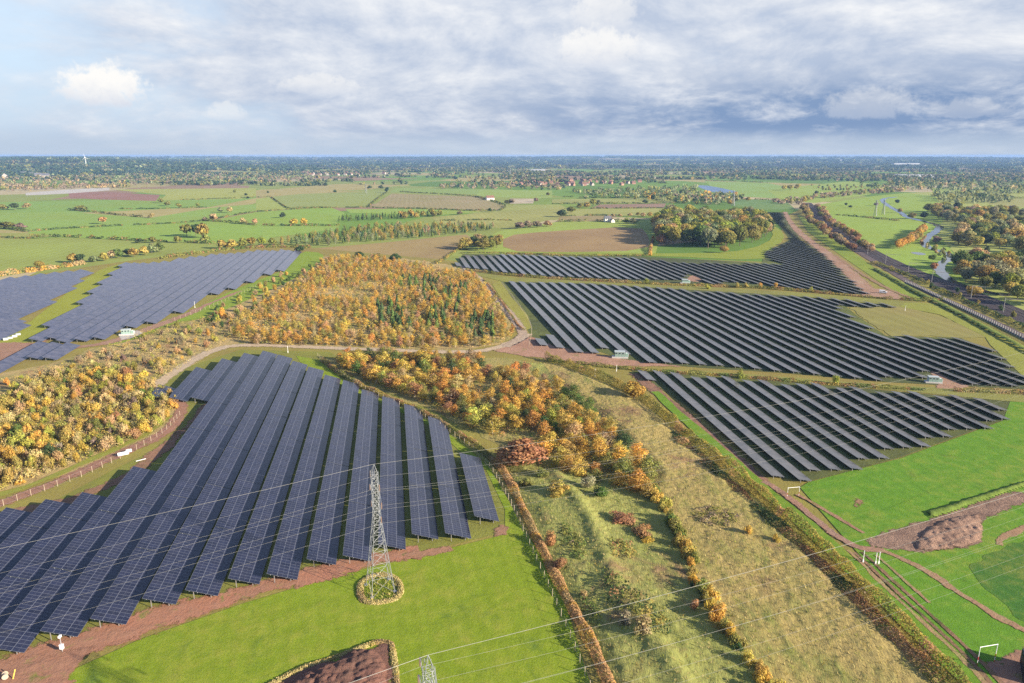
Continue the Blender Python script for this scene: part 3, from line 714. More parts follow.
# ------------------------------------------------------------------ rough bank in the middle: a bumpy sheet
ROUGH = P((512, 362), (560, 364), (600, 381), (640, 401), (676, 431), (716, 466), (765, 510), (826, 566), (876, 616), (950, 690), (1000, 760), (560, 760), (604, 683), (583, 630), (560, 585), (543, 552), (526, 512), (512, 478), (505, 458), (540, 452), (575, 462), (610, 478), (650, 484), (652, 474), (620, 436), (585, 404), (545, 378))
RIDGE = P((556, 478), (575, 500), (592, 528), (605, 560), (618, 595), (640, 630), (668, 668), (690, 700))
def rough_z(q):
    q = np.atleast_2d(q)
    z = 0.25 + 0.18 * snoise(q[:, 0] / 2.1, q[:, 1] / 2.1, 1) + 0.30 * snoise(q[:, 0] / 0.8, q[:, 1] / 0.8, 2) + 0.9 * snoise(q[:, 0] / 14, q[:, 1] / 14, 4)
    d, s = seg_dist(q, RIDGE)
    z += 0.9 * np.exp(-(d / 2.2) ** 2) + 0.4 * np.exp(-(d / 8.0) ** 2)
    e, _ = seg_dist(q, np.vstack([ROUGH, ROUGH[:1]]))
    return z * np.clip(e / 4.0, 0.02, 1)


BUSHLINE = P((530, 350), (548, 372), (590, 406), (626, 442), (655, 482), (668, 518), (682, 548), (697, 590), (712, 618), (735, 650), (758, 676), (800, 720))


def rough_sheet(side, color, label):
    g = 0.55; lo, hi = ROUGH.min(0), ROUGH.max(0); lo[1] = max(lo[1], 95)
    xs = np.arange(lo[0], hi[0], g); ys = np.arange(lo[1], hi[1], g); X, Y = np.meshgrid(xs, ys)
    q = np.stack([X.ravel(), Y.ravel()], 1); ins = inpoly(q, ROUGH)
    z = np.zeros(len(q)); z[ins] = rough_z(q[ins]) + 0.12
    n = len(xs); I = ins.reshape(X.shape); f = []
    _, sd = seg_dist(q, BUSHLINE); sel = (sd * side > 0).reshape(X.shape); I = I & (sel | np.roll(sel, 1, 1) | np.roll(sel, -1, 1)) if side < 0 else I & sel
    ok = I[:-1, :-1] & I[1:, :-1] & I[:-1, 1:] & I[1:, 1:]
    ii, jj = np.nonzero(ok); a = ii * n + jj
    F_ = np.stack([a, a + 1, a + n + 1, a + n], 1)
    used = np.unique(F_); mp = -np.ones(len(q), int); mp[used] = np.arange(len(used))
    me = bpy.data.meshes.new('rough_grass')
    me.from_pydata(np.c_[q[used], z[used]].tolist(), [], mp[F_].tolist()); me.materials.append(M['rough'])
    me.polygons.foreach_set('use_smooth', [True] * len(F_)); me.update()
    o = obj('rough_grassland', me, color=color); tag(o, label, None, None, 'structure')


sheet('rough_ground', ROUGH, 'rough', (0.25, 0.22, 0.08), 4, 'rough grass at the foot of the hedges', world_pts=True)
rough_sheet(1, (0.315, 0.240, 0.085), 'straw coloured rough grass between the yellow bush line and the golden hedge')
rough_sheet(-1, (0.245, 0.245, 0.070), 'green rough grass bank between the rust hedge and the yellow bush line')
# ------------------------------------------------------------------ solar arrays
def table_mesh(L, length, tilt, nmod, nrow=3, h0=0.5, pm='panel'):
    ct, st = math.cos(tilt), math.sin(tilt); th = 0.05
    xl, xh = L * ct / 2, -L * ct / 2; zl, zh = h0, h0 + L * st
    dx, dz = st * th, ct * th
    y0, y1 = -length / 2, length / 2
    v = [(xh, y0, zh), (xl, y0, zl), (xl, y1, zl), (xh, y1, zh)]
    v += [(x - dx, y, z - dz) for x, y, z in v]
    f = [(0, 1, 2, 3), (4, 7, 6, 5), (0, 4, 5, 1), (1, 5, 6, 2), (2, 6, 7, 3), (3, 7, 4, 0)]
    me = bpy.data.meshes.new('panel_table'); me.from_pydata(v, [], f)
    me.materials.append(M[pm]); me.materials.append(M['under'])
    me.polygons.foreach_set('material_index', [0, 1, 1, 1, 1, 1])
    uv = me.uv_layers.new(name='UVMap')
    for i, q in enumerate(((0, 0), (0, nrow), (nmod, nrow), (nmod, 0))): uv.data[i].uv = q
    me.update(); return me


def post_mesh(h): b = MB(); b.box((0, 0, h / 2), (0.14, 0.10, h)); b.box((0, 0, h + .06), (0.5, 0.12, 0.12)); return b.mesh('post', M['pile'])


_fr = {}
def frame_mesh(L, tilt, length, h0=0.5):
    key = (round(L, 2), round(tilt, 3), round(length, 1))
    if key not in _fr:
        b = MB(); ct, st = math.cos(tilt), math.sin(tilt)
        for t in (-0.38, -0.13, 0.13, 0.38):
            x = L * ct * t; z = h0 + L * st * (0.5 - t) - 0.14
            b.bar((x, -length / 2 + .1, z), (x, length / 2 - .1, z), 0.05)
        _fr[key] = b.mesh('support_frame', M['steel'])
    return _fr[key]


class Array:
    def __init__(s, hd, L, tilt, unit, nmod, posts, group, lab):
        s.al = R(hd); s.d = np.array([math.sin(s.al), math.cos(s.al)]); s.n = np.array([math.cos(s.al), -math.sin(s.al)])
        s.L, s.tilt, s.unit, s.group, s.posts, s.lab = L, R(tilt), unit, group, posts, lab
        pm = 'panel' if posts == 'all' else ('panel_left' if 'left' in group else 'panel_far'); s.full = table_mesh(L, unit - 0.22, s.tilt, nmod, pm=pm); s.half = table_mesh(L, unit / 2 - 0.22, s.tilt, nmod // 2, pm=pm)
        st = math.sin(s.tilt); ct = math.cos(s.tilt)
        s.xs = (-0.27 * L * ct, 0.27 * L * ct); s.hs = [0.5 + L * st * (0.5 - q / (L * ct)) - 0.30 for q in s.xs]
        s.pm = [post_mesh(h) for h in s.hs]; s.rows = []
    def row(s, n, d0, d1):
        k = int(round((d1 - d0) / (s.unit / 2)))
        if k < 1: return
        length = k * s.unit / 2; mid = (d0 + d1) / 2; c = s.n * n + s.d * mid
        r = empty('solar_row', (c[0], c[1], 0.12), -s.al)
        y = -length / 2; joints = [y + 0.5]
        while k > 0:
            u = s.unit if k >= 2 else s.unit / 2
            o = obj('panel_table', s.full if k >= 2 else s.half, r, (0, y + u / 2, 0)); o.rotation_euler = (random.uniform(-.002, .002), random.uniform(-.009, .009), 0); y += u; k -= 2
            joints.append(y - 0.5)
        obj('support_frame', frame_mesh(s.L, s.tilt, length), r)
        js = joints if s.posts == 'all' else [joints[0]]
        if s.posts == 'all':
            js = list(np.arange(-length / 2 + 0.5, length / 2, 7.0))[:45]
        for j in js:
            for x, m in zip(s.xs, s.pm): obj('post', m, r, (x, j, 0))
        s.rows.append((n, mid, r))
    def fill(s, poly, n0, pitch, minlen=8.0, step=1.0):
        poly = np.asarray(poly); nn = poly @ s.n; dd = poly @ s.d
        k0 = math.ceil((nn.min() - n0) / pitch); k1 = math.floor((nn.max() - n0) / pitch)
        ds = np.arange(dd.min(), dd.max() + step, step)
        for k in range(k0, k1 + 1):
            n = n0 + k * pitch
            ins = inpoly(s.n[None] * n + s.d[None] * ds[:, None], poly)
            i = 0
            while i < len(ds):
                if ins[i]:
                    j = i
                    while j + 1 < len(ds) and ins[j + 1]: j += 1
                    if ds[j] - ds[i] >= minlen: s.row(n, ds[i], ds[j])
                    i = j + 1
                else: i += 1
    def finish(s):
        s.rows.sort(key=lambda q: (round(q[0], 1), q[1]))
        seen = {}
        for n, m, r in s.rows: seen.setdefault(round(n, 1), []).append(r)
        for i, (n, rs) in enumerate(sorted(seen.items())):
            for q, r in enumerate(rs):
                extra = '' if len(rs) == 1 else ('near piece of ' if q == 0 else ('far piece of ' if q == len(rs) - 1 else 'middle piece of '))
                lab = s.lab(i + 1, len(seen))
                if extra: lab = extra + lab
                tag(r, lab, 'solar row', s.group)


# near array, rows read off one by one
A = Array(-9.5, 6.6, 19.0, 26.5, 24, 'all', 'solar rows of the near array by the pylon',
          lambda i, n: f'navy solar row of the near array, {nth(n + 1 - i)} from its pylon end' if n + 1 - i > 1 else 'short navy solar row of the near array beside the hedge')
nd = lambda q: (float(at(*q) @ A.n), float(at(*q) @ A.d))
# near ends (right lower corners) and far ends (left upper corners) in the photograph
nearL = sorted(nd(q) for q in [(-60, 679), (-30, 668), (19, 652), (72, 636), (122, 620), (172, 604.5), (220, 592), (261, 580), (301, 570), (337, 561), (368, 552), (406, 544.5), (438, 538), (468, 531), (498, 525)])
farL = sorted(nd(q) for q in [(-40, 545), (0, 522), (32, 508), (75, 500), (127, 476), (251, 358.5), (269, 357), (283, 360), (300, 367), (318, 373), (330, 383), (347.5, 387), (363.5, 399), (385, 404.5), (408, 411), (433, 427), (462, 458)])
nN = np.array([q[0] for q in nearL]) - 3.1; dN = np.array([q[1] for q in nearL])
n0A = 20.4; pA = 7.85
for k in range(0, 17):
    n = n0A - k * pA
    d0 = float(np.interp(n, nN, dN)) - 2.5
    # far end: nearest listed corner along n (step-like edge)
    nf = np.array([q[0] for q in farL]) + 3.3; df = np.array([q[1] for q in farL])
    d1 = df[np.argmin(np.abs(nf - n))] + 1.0
    if d1 - d0 > 10: A.row(n, d0, d1)
for top, bot in (((166, 386), (190, 397)), ((203, 370), (203, 399)), ((229, 361), (216, 400))):
    n1, d1 = nd(top); n2, d2 = nd(bot)
    n = n0A - round((n0A - (n1 + 3.3)) / pA) * pA
    if all(not (abs(q[0] - n) < 0.1 and q[1] + 0 > 300) for q in A.rows): A.row(n, d1 - 6 - max(14, d1 - d2 - 4), d1 - 6)
A.finish()

lab_of = lambda place, end: (lambda i, n: f'{"grey" if "right" in place else "blue"} solar row of the {place} array, {nth(i)} from its {end} end')
B = Array(-9.5, 6.4, 16.0, 40.0, 30, 'end', 'solar rows of the left arrays', None)
B.lab = lambda i, n: f'blue solar row of the wide left array, {nth(n + 1 - i)} from its green verge' if n + 1 - i > 1 else 'blue solar row of the wide left array nearest its green verge'
B.fill(P((30, 340.5), (58, 323), (62.5, 321), (84, 302.5), (87.5, 299.4), (101.5, 285), (119, 271), (126, 265.5), (160, 264), (201, 257.8), (237, 254.5), (267, 251.5), (299, 252.5), (288, 270), (270, 275), (250, 283), (232, 291), (211, 297.5), (184, 311.6), (156, 323), (137, 328), (120, 333), (99, 341.5), (81, 342), (63, 343), (42, 343)), -89.0, 7.3)
B.finish()
B1 = Array(-9.5, 6.4, 16.0, 40.0, 30, 'end', 'solar rows of the far left block', None)
B1.lab = lambda i, n: f'blue solar row of the far left block, {nth(n + 1 - i)} from the yellow green strip' if n + 1 - i > 1 else 'blue solar row of the far left block touching the yellow green strip'
B1.fill(P((-70, 300), (0, 281.5), (50, 275), (95, 271), (76, 285), (78, 286.5), (53, 299.5), (58, 303), (23, 321.5), (30, 324.5), (0, 341), (-70, 385)), -89.0 - 7.3 * 8, 7.3)
B1.finish()
B3 = Array(-9.5, 6.4, 16.0, 26.0, 22, 'end', 'solar rows of the small left block', None)
B3.lab = lambda i, n: f'blue solar row of the small left block, {nth(n + 1 - i)} from its right edge' if n + 1 - i > 1 else 'blue solar row at the right edge of the small left block'
B3.fill(P((-60, 384), (0, 364), (41, 344.5), (76, 346), (50, 362.5), (28, 362.5), (12.5, 371), (0, 373), (-60, 396)), -89.0 - 7.3 * 3, 7.3)
B3.finish()
C_ = Array(-9.5, 4.5, 10.0, 40.0, 30, 'end', 'solar rows of the upper right array', None)
C_.lab = lambda i, n: f'grey solar row of the upper right array, {nth(i)} from its left end'
C_.fill(P((456, 266), (463, 256), (512, 255.5), (632, 258), (682, 263), (762, 264.6), (781, 264.6), (768, 258), (762, 254), (787, 243.5), (791, 237), (778, 225), (768, 219), (784, 221), (793, 231), (830, 260), (866, 294), (837, 292.8), (795, 289.5), (740, 283.4), (705, 284.5), (701, 277), (690, 276), (684, 281.5), (642, 281.6), (597, 279.8), (512, 274.6), (466, 268.3)), 60.0, 6.6)
C_.finish()
C2 = Array(-9.5, 4.5, 10.0, 40.0, 30, 'end', 'solar rows of the farthest right block', None)
C2.lab = lambda i, n: f'dark solar row at the head of the haul track, {nth(i)} from its left'
C2.fill(P((748, 212), (784, 212.5), (785, 220), (778, 222), (768, 217.5)), 60.0 + 6.6 * 20, 6.6, 14)
C2.finish()
D = Array(-9.5, 4.5, 10.0, 26.0, 22, 'end', 'solar rows of the middle right array', None)
D.lab = lambda i, n: f'grey solar row of the middle right array, {nth(i)} from its left end'
D.fill(P((505, 283), (591, 284.5), (689, 291), (752, 295), (805, 297.5), (879, 303.6), (898, 309.6), (836, 305.6), (843, 312.8), (888, 338), (923, 338), (960, 339.5), (989, 349), (1001, 356.5), (1010, 364.5), (1021, 373.5), (1034, 380), (1030, 388.5), (993, 387.6), (977, 388), (945, 375), (924, 370.5), (930, 378), (909, 382), (879, 380.8), (783, 372.3), (721, 367.5), (689, 365), (640, 362.8), (627, 355), (605, 350.5), (593, 353.8), (578, 352.5), (562, 351), (548, 349), (537, 344), (540, 336), (549, 335), (556, 337), (543, 322)), 84.0, 6.9)
D.finish()
Ea = Array(-8.0, 4.3, 11.0, 26.0, 22, 'end', 'solar rows of the lower right array', None)
Ea.lab = lambda i, n: f'grey solar row of the lower right array, {nth(i)} from its left end'
Ea.fill(P((630, 371), (640, 371.5), (655, 374.5), (726, 379.6), (812, 386.2), (833, 389), (890, 393.6), (944, 397.6), (985, 401.6), (1000, 406), (1003, 418), (997, 424), (981, 429), (956, 434.5), (931, 440), (920, 449), (895, 456), (870, 465), (839, 473), (806, 481), (780, 476.5), (769, 475), (700, 414), (662, 380), (652, 384)), 101.5, 6.35)
Ea.finish()
# ------------------------------------------------------------------ foliage
def unit(v): return v / (np.linalg.norm(v, axis=1)[:, None] + 1e-9)


def leaf_quads(c, nrm, size, asp=1.0):
    """quads centred at c facing nrm"""
    n = len(c); a = unit(np.cross(nrm, rng.normal(size=(n, 3)))); b = np.cross(nrm, a)
    s = (np.asarray(size) * rng.uniform(0.6, 1.35, n))[:, None] / 2
    a = a * s * asp; b = b * s
    return np.stack([c - a - b * .6, c + a - b, c + a * .8 + b, c - a + b * .7], 1)       # n,4,3


def quads_mesh(name, q, tint, mats, extra=None):
    """q (n,4,3), tint (n,3); extra = (MB for wood) appended with material 1"""
    n = len(q); v = q.reshape(-1, 3); f = np.arange(n * 4).reshape(-1, 4)
    me = bpy.data.meshes.new(name)
    if extra is not None and extra.v:
        vv = np.vstack([v, np.array(extra.v)]); ff = f.tolist() + [tuple(k + n * 4 for k in g) for g in extra.f]
        me.from_pydata(vv.tolist(), [], ff)
        tv = np.vstack([np.repeat(tint, 4, 0), np.ones((len(extra.v), 3))])
        mi = [0] * n + [1] * len(extra.f)
    else:
        me.vertices.add(len(v)); me.vertices.foreach_set('co', v.ravel().astype(np.float32))
        me.loops.add(n * 4); me.loops.foreach_set('vertex_index', f.ravel().astype(np.int32))
        me.polygons.add(n); me.polygons.foreach_set('loop_start', np.arange(0, n * 4, 4, dtype=np.int32))
        tv = np.repeat(tint, 4, 0); mi = None
    for m in mats: me.materials.append(m)
    a = me.attributes.new('tint', 'FLOAT_COLOR', 'POINT')
    a.data.foreach_set('color', np.c_[tv, np.ones(len(tv))].ravel().astype(np.float32))
    if mi: me.polygons.foreach_set('material_index', mi)
    me.update(calc_edges=True); me.validate()
    return me


def lobe_points(lobes, n):
    """points on/in the shells of ellipsoid lobes [(cx,cy,cz,rx,ry,rz)]"""
    lobes = np.array(lobes); w_ = (lobes[:, 3] * lobes[:, 5]); k = rng.choice(len(lobes), n, p=w_ / w_.sum())
    d = unit(rng.normal(size=(n, 3))); r = rng.uniform(0.25, 1.18, n) ** 0.6
    L = lobes[k]; p = L[:, :3] + d * L[:, 3:] * r[:, None]
    nr = unit(d / L[:, 3:] * L[:, 3:].mean(1)[:, None])
    return p, nr, k


def tints(n, k=None, var=0.18, hue=0.07):
    t = 1.12 * rng.uniform(1 - var, 1 + var, (n, 1)) * (1 + rng.uniform(-hue, hue, (n, 3)))
    if k is not None:
        ll = rng.uniform(0.82, 1.18, (k.max() + 1, 1)) * (1 + rng.uniform(-.07, .07, (k.max() + 1, 3))); t = t * ll[k]
    return np.clip(t, 0.15, 2)


def wood(h, r, limbs, spread, lean=0.0):
    b = MB(); top = (lean, 0, h * 0.86)
    b.tube([(0, 0, -0.25), (lean * .3, 0, h * .3), top], r, 0, 6, r * 0.25)
    for i in range(limbs):
        t = random.uniform(0.25, 0.7); a = random.uniform(0, 6.28); L = spread * random.uniform(.5, .85)
        s = (lean * t, 0, h * t); e = (lean * t + math.cos(a) * L, math.sin(a) * L, h * t + L * random.uniform(.5, 1.0))
        m = ((s[0] + e[0]) / 2 + .1, (s[1] + e[1]) / 2, (s[2] + e[2]) / 2 - L * .08)
        b.tube([s, m, e], r * .42, 0, 4, r * .1)
    return b


class Kind:
    """a few shapes of one kind of tree; crown and trunk meshes, or one mesh with both"""
    def __init__(s, noun, name, make, n, trunkmat, leafmat='leaf'):
        s.noun, s.name = noun, name; s.var = []
        for i in range(n):
            q, tint, wd = make(i); s.raw = getattr(s, 'raw', []) + [(q, tint)]
            cr = quads_mesh('crown', q, tint, [M[leafmat]])
            one = quads_mesh(name, q, tint, [M[leafmat], M[trunkmat]], wd)
            s.var.append((cr, wd.mesh('trunk', M[trunkmat]), one))


def mk_broadleaf(nq, size):
    def f(i):
        h = 12.0; R0 = 5.2; lob = []
        nl = 9 + i
        for k in range(nl):
            a = 2.4 * k + random.uniform(-.4, .4); rr = R0 * random.uniform(.25, .72); z = h * random.uniform(.36, .78)
            s = random.uniform(1.7, 2.9) * (1.1 - 0.35 * (z / h - .4))
            lob.append((rr * math.cos(a), rr * math.sin(a), z, s * 1.15, s * 1.15, s * .95))
        lob.append((0, 0, h * .55, 3.2, 3.2, 3.6)); lob.append((.4, .2, h * .82, 2.2, 2.2, 1.9))
        p, nr, k = lobe_points(lob, nq); nr = unit(nr + rng.normal(size=nr.shape) * .38)
        keep = p[:, 2] > 1.2
        return leaf_quads(p[keep], nr[keep], size), tints(keep.sum(), k[keep]), wood(h, .32, 6, 4.2)
    return f


def mk_birch(nq, size):
    def f(i):
        h = 7.0; lob = []
        for k in range(9):
            t = k / 8; z = h * (.22 + .70 * t); r = 1.75 * math.sin(math.pi * (0.18 + .72 * t)) ** .8 + .25
            a = random.uniform(0, 6.28)
            lob.append((r * .42 * math.cos(a), r * .42 * math.sin(a), z, r * .85, r * .85, 0.95))
        p, nr, k = lobe_points(lob, nq); nr = unit(nr + rng.normal(size=nr.shape) * .30)
        return leaf_quads(p, nr, size), tints(nq, k, .2), wood(h, .11, 5, 1.5, random.uniform(-.4, .4))
    return f


def mk_shrub(nq, size):
    def f(i):
        lob = []
        for k in range(10 + i % 3):
            a = random.uniform(0, 6.28); r = random.uniform(.2, 1.4); s = random.uniform(.45, 1.0)
            lob.append((r * math.cos(a), r * math.sin(a), random.uniform(.5, 2.0) * (1.2 - .28 * r), s, s * random.uniform(.7, 1.2), s * random.uniform(.8, 1.3)))
        p, nr, k = lobe_points(lob, nq); nr = unit(nr + rng.normal(size=nr.shape) * .30)
        keep = p[:, 2] > 0.02
        return leaf_quads(p[keep], nr[keep], size), tints(keep.sum(), k[keep], .2), wood(2.2, .07, 7, 1.3)
    return f


def mk_pine(nq, size):
    def f(i):
        h = 9.0; t = rng.uniform(0, 1, nq) ** .75; a = rng.uniform(0, 6.28, nq)
        tier = .80 + .28 * np.abs(np.sin(t * 19 + i)); r = 2.1 * (1 - t) ** .85 * tier * rng.uniform(.45, 1.05, nq) + .08
        p = np.stack([r * np.cos(a), r * np.sin(a), h * (.10 + .90 * t)], 1)
        nr = unit(np.stack([np.cos(a), np.sin(a), np.full(nq, .7)], 1) + rng.normal(size=(nq, 3)) * .4)
        b = MB(); b.tube([(0, 0, -.2), (0, 0, h * .97)], .16, 0, 6, .03)
        return leaf_quads(p, nr, size), tints(nq, None, .25), b
    return f


def mk_poplar(nq, size):
    def f(i):
        h = 15.0; lob = []
        for k in range(10):
            t = k / 9; a = random.uniform(0, 6.28); r = 2.6 * math.sin(math.pi * (.15 + .78 * t)) ** .7 + .3
            lob.append((r * .35 * math.cos(a), r * .35 * math.sin(a), h * (.14 + .8 * t), r * .8, r * .8, 1.7))
        p, nr, k = lobe_points(lob, nq); nr = unit(nr + rng.normal(size=nr.shape) * .30)
        return leaf_quads(p, nr, size), tints(nq, k), wood(h, .22, 5, 2.0)
    return f


K = {
    'tree': Kind('broadleaf tree', 'broadleaf_tree', mk_broadleaf(2600, .68), 5, 'bark'),
    'fartree': Kind('tree', 'broadleaf_tree', mk_broadleaf(420, 1.6), 5, 'bark'),
    'birch': Kind('birch', 'birch_tree', mk_birch(1100, .25), 6, 'birch_bark'),
    'shrub': Kind('shrub', 'shrub', mk_shrub(1500, .20), 6, 'bark'),
    'pine': Kind('conifer', 'conifer_tree', mk_pine(700, .55), 4, 'bark', 'needle'),
    'willow': Kind('tall tree', 'tall_tree', mk_poplar(1800, .65), 3, 'bark'),
}
PAL = {
    'golden': (0.46, 0.33, 0.070), 'amber': (0.49, 0.295, 0.062), 'orange': (0.46, 0.240, 0.060), 'rust brown': (0.30, 0.165, 0.075), 'russet pink': (0.38, 0.205, 0.090), 'copper': (0.44, 0.265, 0.120),
    'lime yellow': (0.36, 0.32, 0.065), 'olive': (0.205, 0.205, 0.050), 'yellow green': (0.25, 0.265, 0.040), 'mid green': (0.105, 0.150, 0.035), 'dark green': (0.055, 0.088, 0.030),
    'tan': (0.38, 0.275, 0.130), 'grey brown': (0.25, 0.19, 0.125), 'pale straw': (0.46, 0.375, 0.155), 'grey green': (0.225, 0.245, 0.115), 'blue green': (0.040, 0.075, 0.038), 'dull gold': (0.36, 0.275, 0.070),
}
PLANTS = []           # (object, world xy, colour name, size word, noun, area, height)


NAME = {('birch', 'the orange scrub strip'): ('young_tree', 'young tree'), ('shrub', 'the left scrub'): ('bush', 'bush'), ('tree', 'the river'): ('riverside_tree', 'riverside tree'), ('willow', 'the river'): ('riverside_tree', 'riverside tree'),
        ('tree', 'the far fields'): ('field_tree', 'field tree'), ('fartree', 'the far fields'): ('field_tree', 'field tree'), ('tree', 'the left array hedge'): ('field_tree', 'field tree'), ('fartree', 'the far tree rows'): ('meadow_tree', 'meadow tree'), ('tree', 'the railway'): ('trackside_tree', 'trackside tree'), ('birch', 'the orange plantation'): ('birch_tree', 'birch'), ('birch', 'the conifer belt'): ('broadleaf_tree', 'broadleaf tree')}


def plant(kind, xy, height, width, cname, area, group, parts=True, z=0.0, jitter=0.18):
    nm, noun = NAME.get((kind, area), (K[kind].name, K[kind].noun))
    k = K[kind]; cr, tr, one = k.var[random.randrange(len(k.var))]
    h0 = {'tree': 12., 'fartree': 12., 'birch': 7., 'shrub': 2.5, 'pine': 9., 'willow': 15.}[kind]; w0 = {'tree': 11., 'fartree': 11., 'birch': 4.2, 'shrub': 3.9, 'pine': 4.2, 'willow': 5.6}[kind]
    sc = (width / w0, width / w0, height / h0)
    c = PAL[cname]; j = 1 + random.uniform(-jitter, jitter)
    c = tuple(max(0.005, q * j * (1 + random.uniform(-jitter * .5, jitter * .5))) for q in c)
    if parts:
        r = empty(nm, (xy[0], xy[1], z), random.uniform(0, 6.28)); r.scale = sc
        obj('trunk', tr, r); obj('crown', cr, r, color=c)
    else:
        r = obj(nm, one, None, (xy[0], xy[1], z), random.uniform(0, 6.28), sc, c)
    PLANTS.append((r, np.asarray(xy), cname, height / h0, noun, area, group))
    return r


def pick(weights):
    n = list(weights); p = np.array([weights[q] for q in n], float); return n[rng.choice(len(n), p=p / p.sum())]


def zone(kind, pxpoly, spacing, hr, wf, weights, area, group, maxn=400, parts=True, zfun=None, holes=(), wjit=.18, patch=None):
    poly = P(*pxpoly); pts = scatter(poly, spacing, 99999)
    pts = np.array([q for q in pts if not any(((proj(*q)[0] - hx) / rx) ** 2 + ((proj(*q)[1] - hy) / ry) ** 2 < 1 for hx, hy, rx, ry in holes)])
    pts = pts[np.argsort(np.hypot(pts[:, 0], pts[:, 1]))]
    rest = pts[maxn:]; out = []
    for q in pts[:maxn]:
        wts = weights
        if patch:
            px, py = proj(*q)
            for (cx, cy, rx, ry), ww in patch:
                if ((px - cx) / rx) ** 2 + ((py - cy) / ry) ** 2 < 1: wts = ww
        h = random.uniform(*hr)
        z = float(zfun(q)[0]) if zfun else 0.0
        out.append(plant(kind, q, h, h * wf * random.uniform(1 - wjit, 1 + wjit), pick(wts), area, group, parts, z))
    return rest


def mass(name, kind, pts, label, hr, wf, weights, frac=.5, noun=None):
    """a far mass of trees as one mesh, from the same crowns as the single trees"""
    k = K[kind]; h0 = {'birch': 7., 'tree': 12., 'shrub': 2.5}[kind]; w0 = {'birch': 4.2, 'tree': 11., 'shrub': 3.9}[kind]; qs, ts = [], []
    for p_ in pts:
        q, t = k.raw[random.randrange(len(k.raw))]; i = rng.random(len(q)) < frac
        h = random.uniform(*hr); a = random.uniform(0, 6.28); ca, sa = math.cos(a), math.sin(a); q = q[i]; s_ = np.array([h * wf / w0, h * wf / w0, h / h0])
        c = q.mean(1, keepdims=True); q = c + (q - c) * 1.25
        x = q * s_; x = np.stack([x[..., 0] * ca - x[..., 1] * sa + p_[0], x[..., 0] * sa + x[..., 1] * ca + p_[1], x[..., 2]], -1)
        qs.append(x); ts.append(t[i] * np.array(PAL[pick(weights)]) * random.uniform(.86, 1.14))
    o = obj(name, quads_mesh(name, np.vstack(qs), np.vstack(ts), [M['leaf']]), color=(1, 1, 1)); tag(o, label, None, None, 'stuff'); return o


def clump_stuff(name, pts, label, size, nq, rad, hgt, weights, zfun=None, kind='stuff', wood_=False):
    """many low plants or far trees as one mesh of leaf clumps"""
    qs, ts = [], []
    pts = np.asarray(pts); n = len(pts)
    if n == 0: return
    names = list(weights); p = np.array([weights[q] for q in names], float); ch = rng.choice(len(names), n, p=p / p.sum())
    colr = np.array([PAL[q] for q in names])[ch] * rng.uniform(.9, 1.1, (n, 1))
    r = rad * rng.uniform(.65, 1.3, n); h = hgt * rng.uniform(.65, 1.3, n)
    z0 = np.zeros(n) if zfun is None else np.asarray(zfun(pts))
    d = unit(rng.normal(size=(n * nq, 3))); rr = rng.uniform(.5, 1.0, (n * nq, 1)) ** .5
    i = np.repeat(np.arange(n), nq)
    c = np.stack([pts[i, 0], pts[i, 1], z0[i] + h[i] * .52], 1) + d * rr * np.stack([r[i], r[i], h[i] * .5], 1)
    nr = unit(d + rng.normal(size=d.shape) * .4)
    q = leaf_quads(c, nr, np.full(n * nq, size) * np.repeat(np.sqrt(r / rad), nq))
    t = colr[i] * tints(n * nq, None, .2)
    me = quads_mesh(name, q, t, [M['leaf']]); o = obj(name, me, color=(1, 1, 1))
    tag(o, label, None, None, kind); return o


def hedge(name, pts, width, height, size, dens, weights, label, cat='hedge', group=None, zfun=None, gaps=0.0, world_pts=False, lump=0.35):
    """one hedge: leaves along a line, heights and colours changing along it"""
    p = np.asarray(pts, float) if world_pts else P(*pts)
    p = resample(chaikin(p, 2), 1.0); L = len(p)
    n = int(L * dens); s = rng.uniform(0, L - 1.001, n); i = s.astype(int); f = (s - i)[:, None]
    c = p[i] * (1 - f) + p[i + 1] * f
    d = unit(np.c_[p[i + 1] - p[i], np.zeros(n)])[:, :2]; nm = np.stack([-d[:, 1], d[:, 0]], 1)
    seed = random.randint(0, 999)
    hh = height * (1 + lump * 2 * (snoise(s / 4.0, s * 0, seed) - .5) + lump * (snoise(s / 11.0, s * 0, seed + 1) - .5))
    ww = width * (1 + lump * (snoise(s / 5.0, s * 0 + 3, seed) - .5))
    if gaps:
        g = snoise(s / 9.0, s * 0 + 5, seed + 2); k = g > gaps
        c, d, nm, hh, ww, s = c[k], d[k], nm[k], hh[k], ww[k], s[k]; n = len(s)
    a = rng.uniform(-.12, math.pi + .12, n); rr = rng.uniform(.55, 1.0, n) ** .5
    x = np.cos(a) * rr * ww / 2; z = np.maximum(np.abs(np.sin(a)) ** .8 * rr * hh, 0.03)
    z0 = 0 if zfun is None else zfun(c)
    q = np.c_[c + nm * x[:, None], z + z0]
    nr = unit(np.c_[nm * np.cos(a)[:, None], np.sin(a)] + rng.normal(size=(n, 3)) * .5)
    names = list(weights); cols = np.array([PAL[k] for k in names]); wt = np.cumsum([weights[k] for k in names]); wt = wt / wt[-1]
    v = np.clip(snoise(s / 6.0, s * 0 + 7, seed + 3) * 1.3 - .15 + rng.normal(size=n) * .07, 0, .999); ci = np.searchsorted(wt, v)
    me = quads_mesh(name, leaf_quads(q, nr, np.full(n, size)), cols[np.clip(ci, 0, len(cols) - 1)] * tints(n, None, .25), [M['leaf']])
    o = obj(name, me, color=(1, 1, 1)); tag(o, label, cat, group); return o


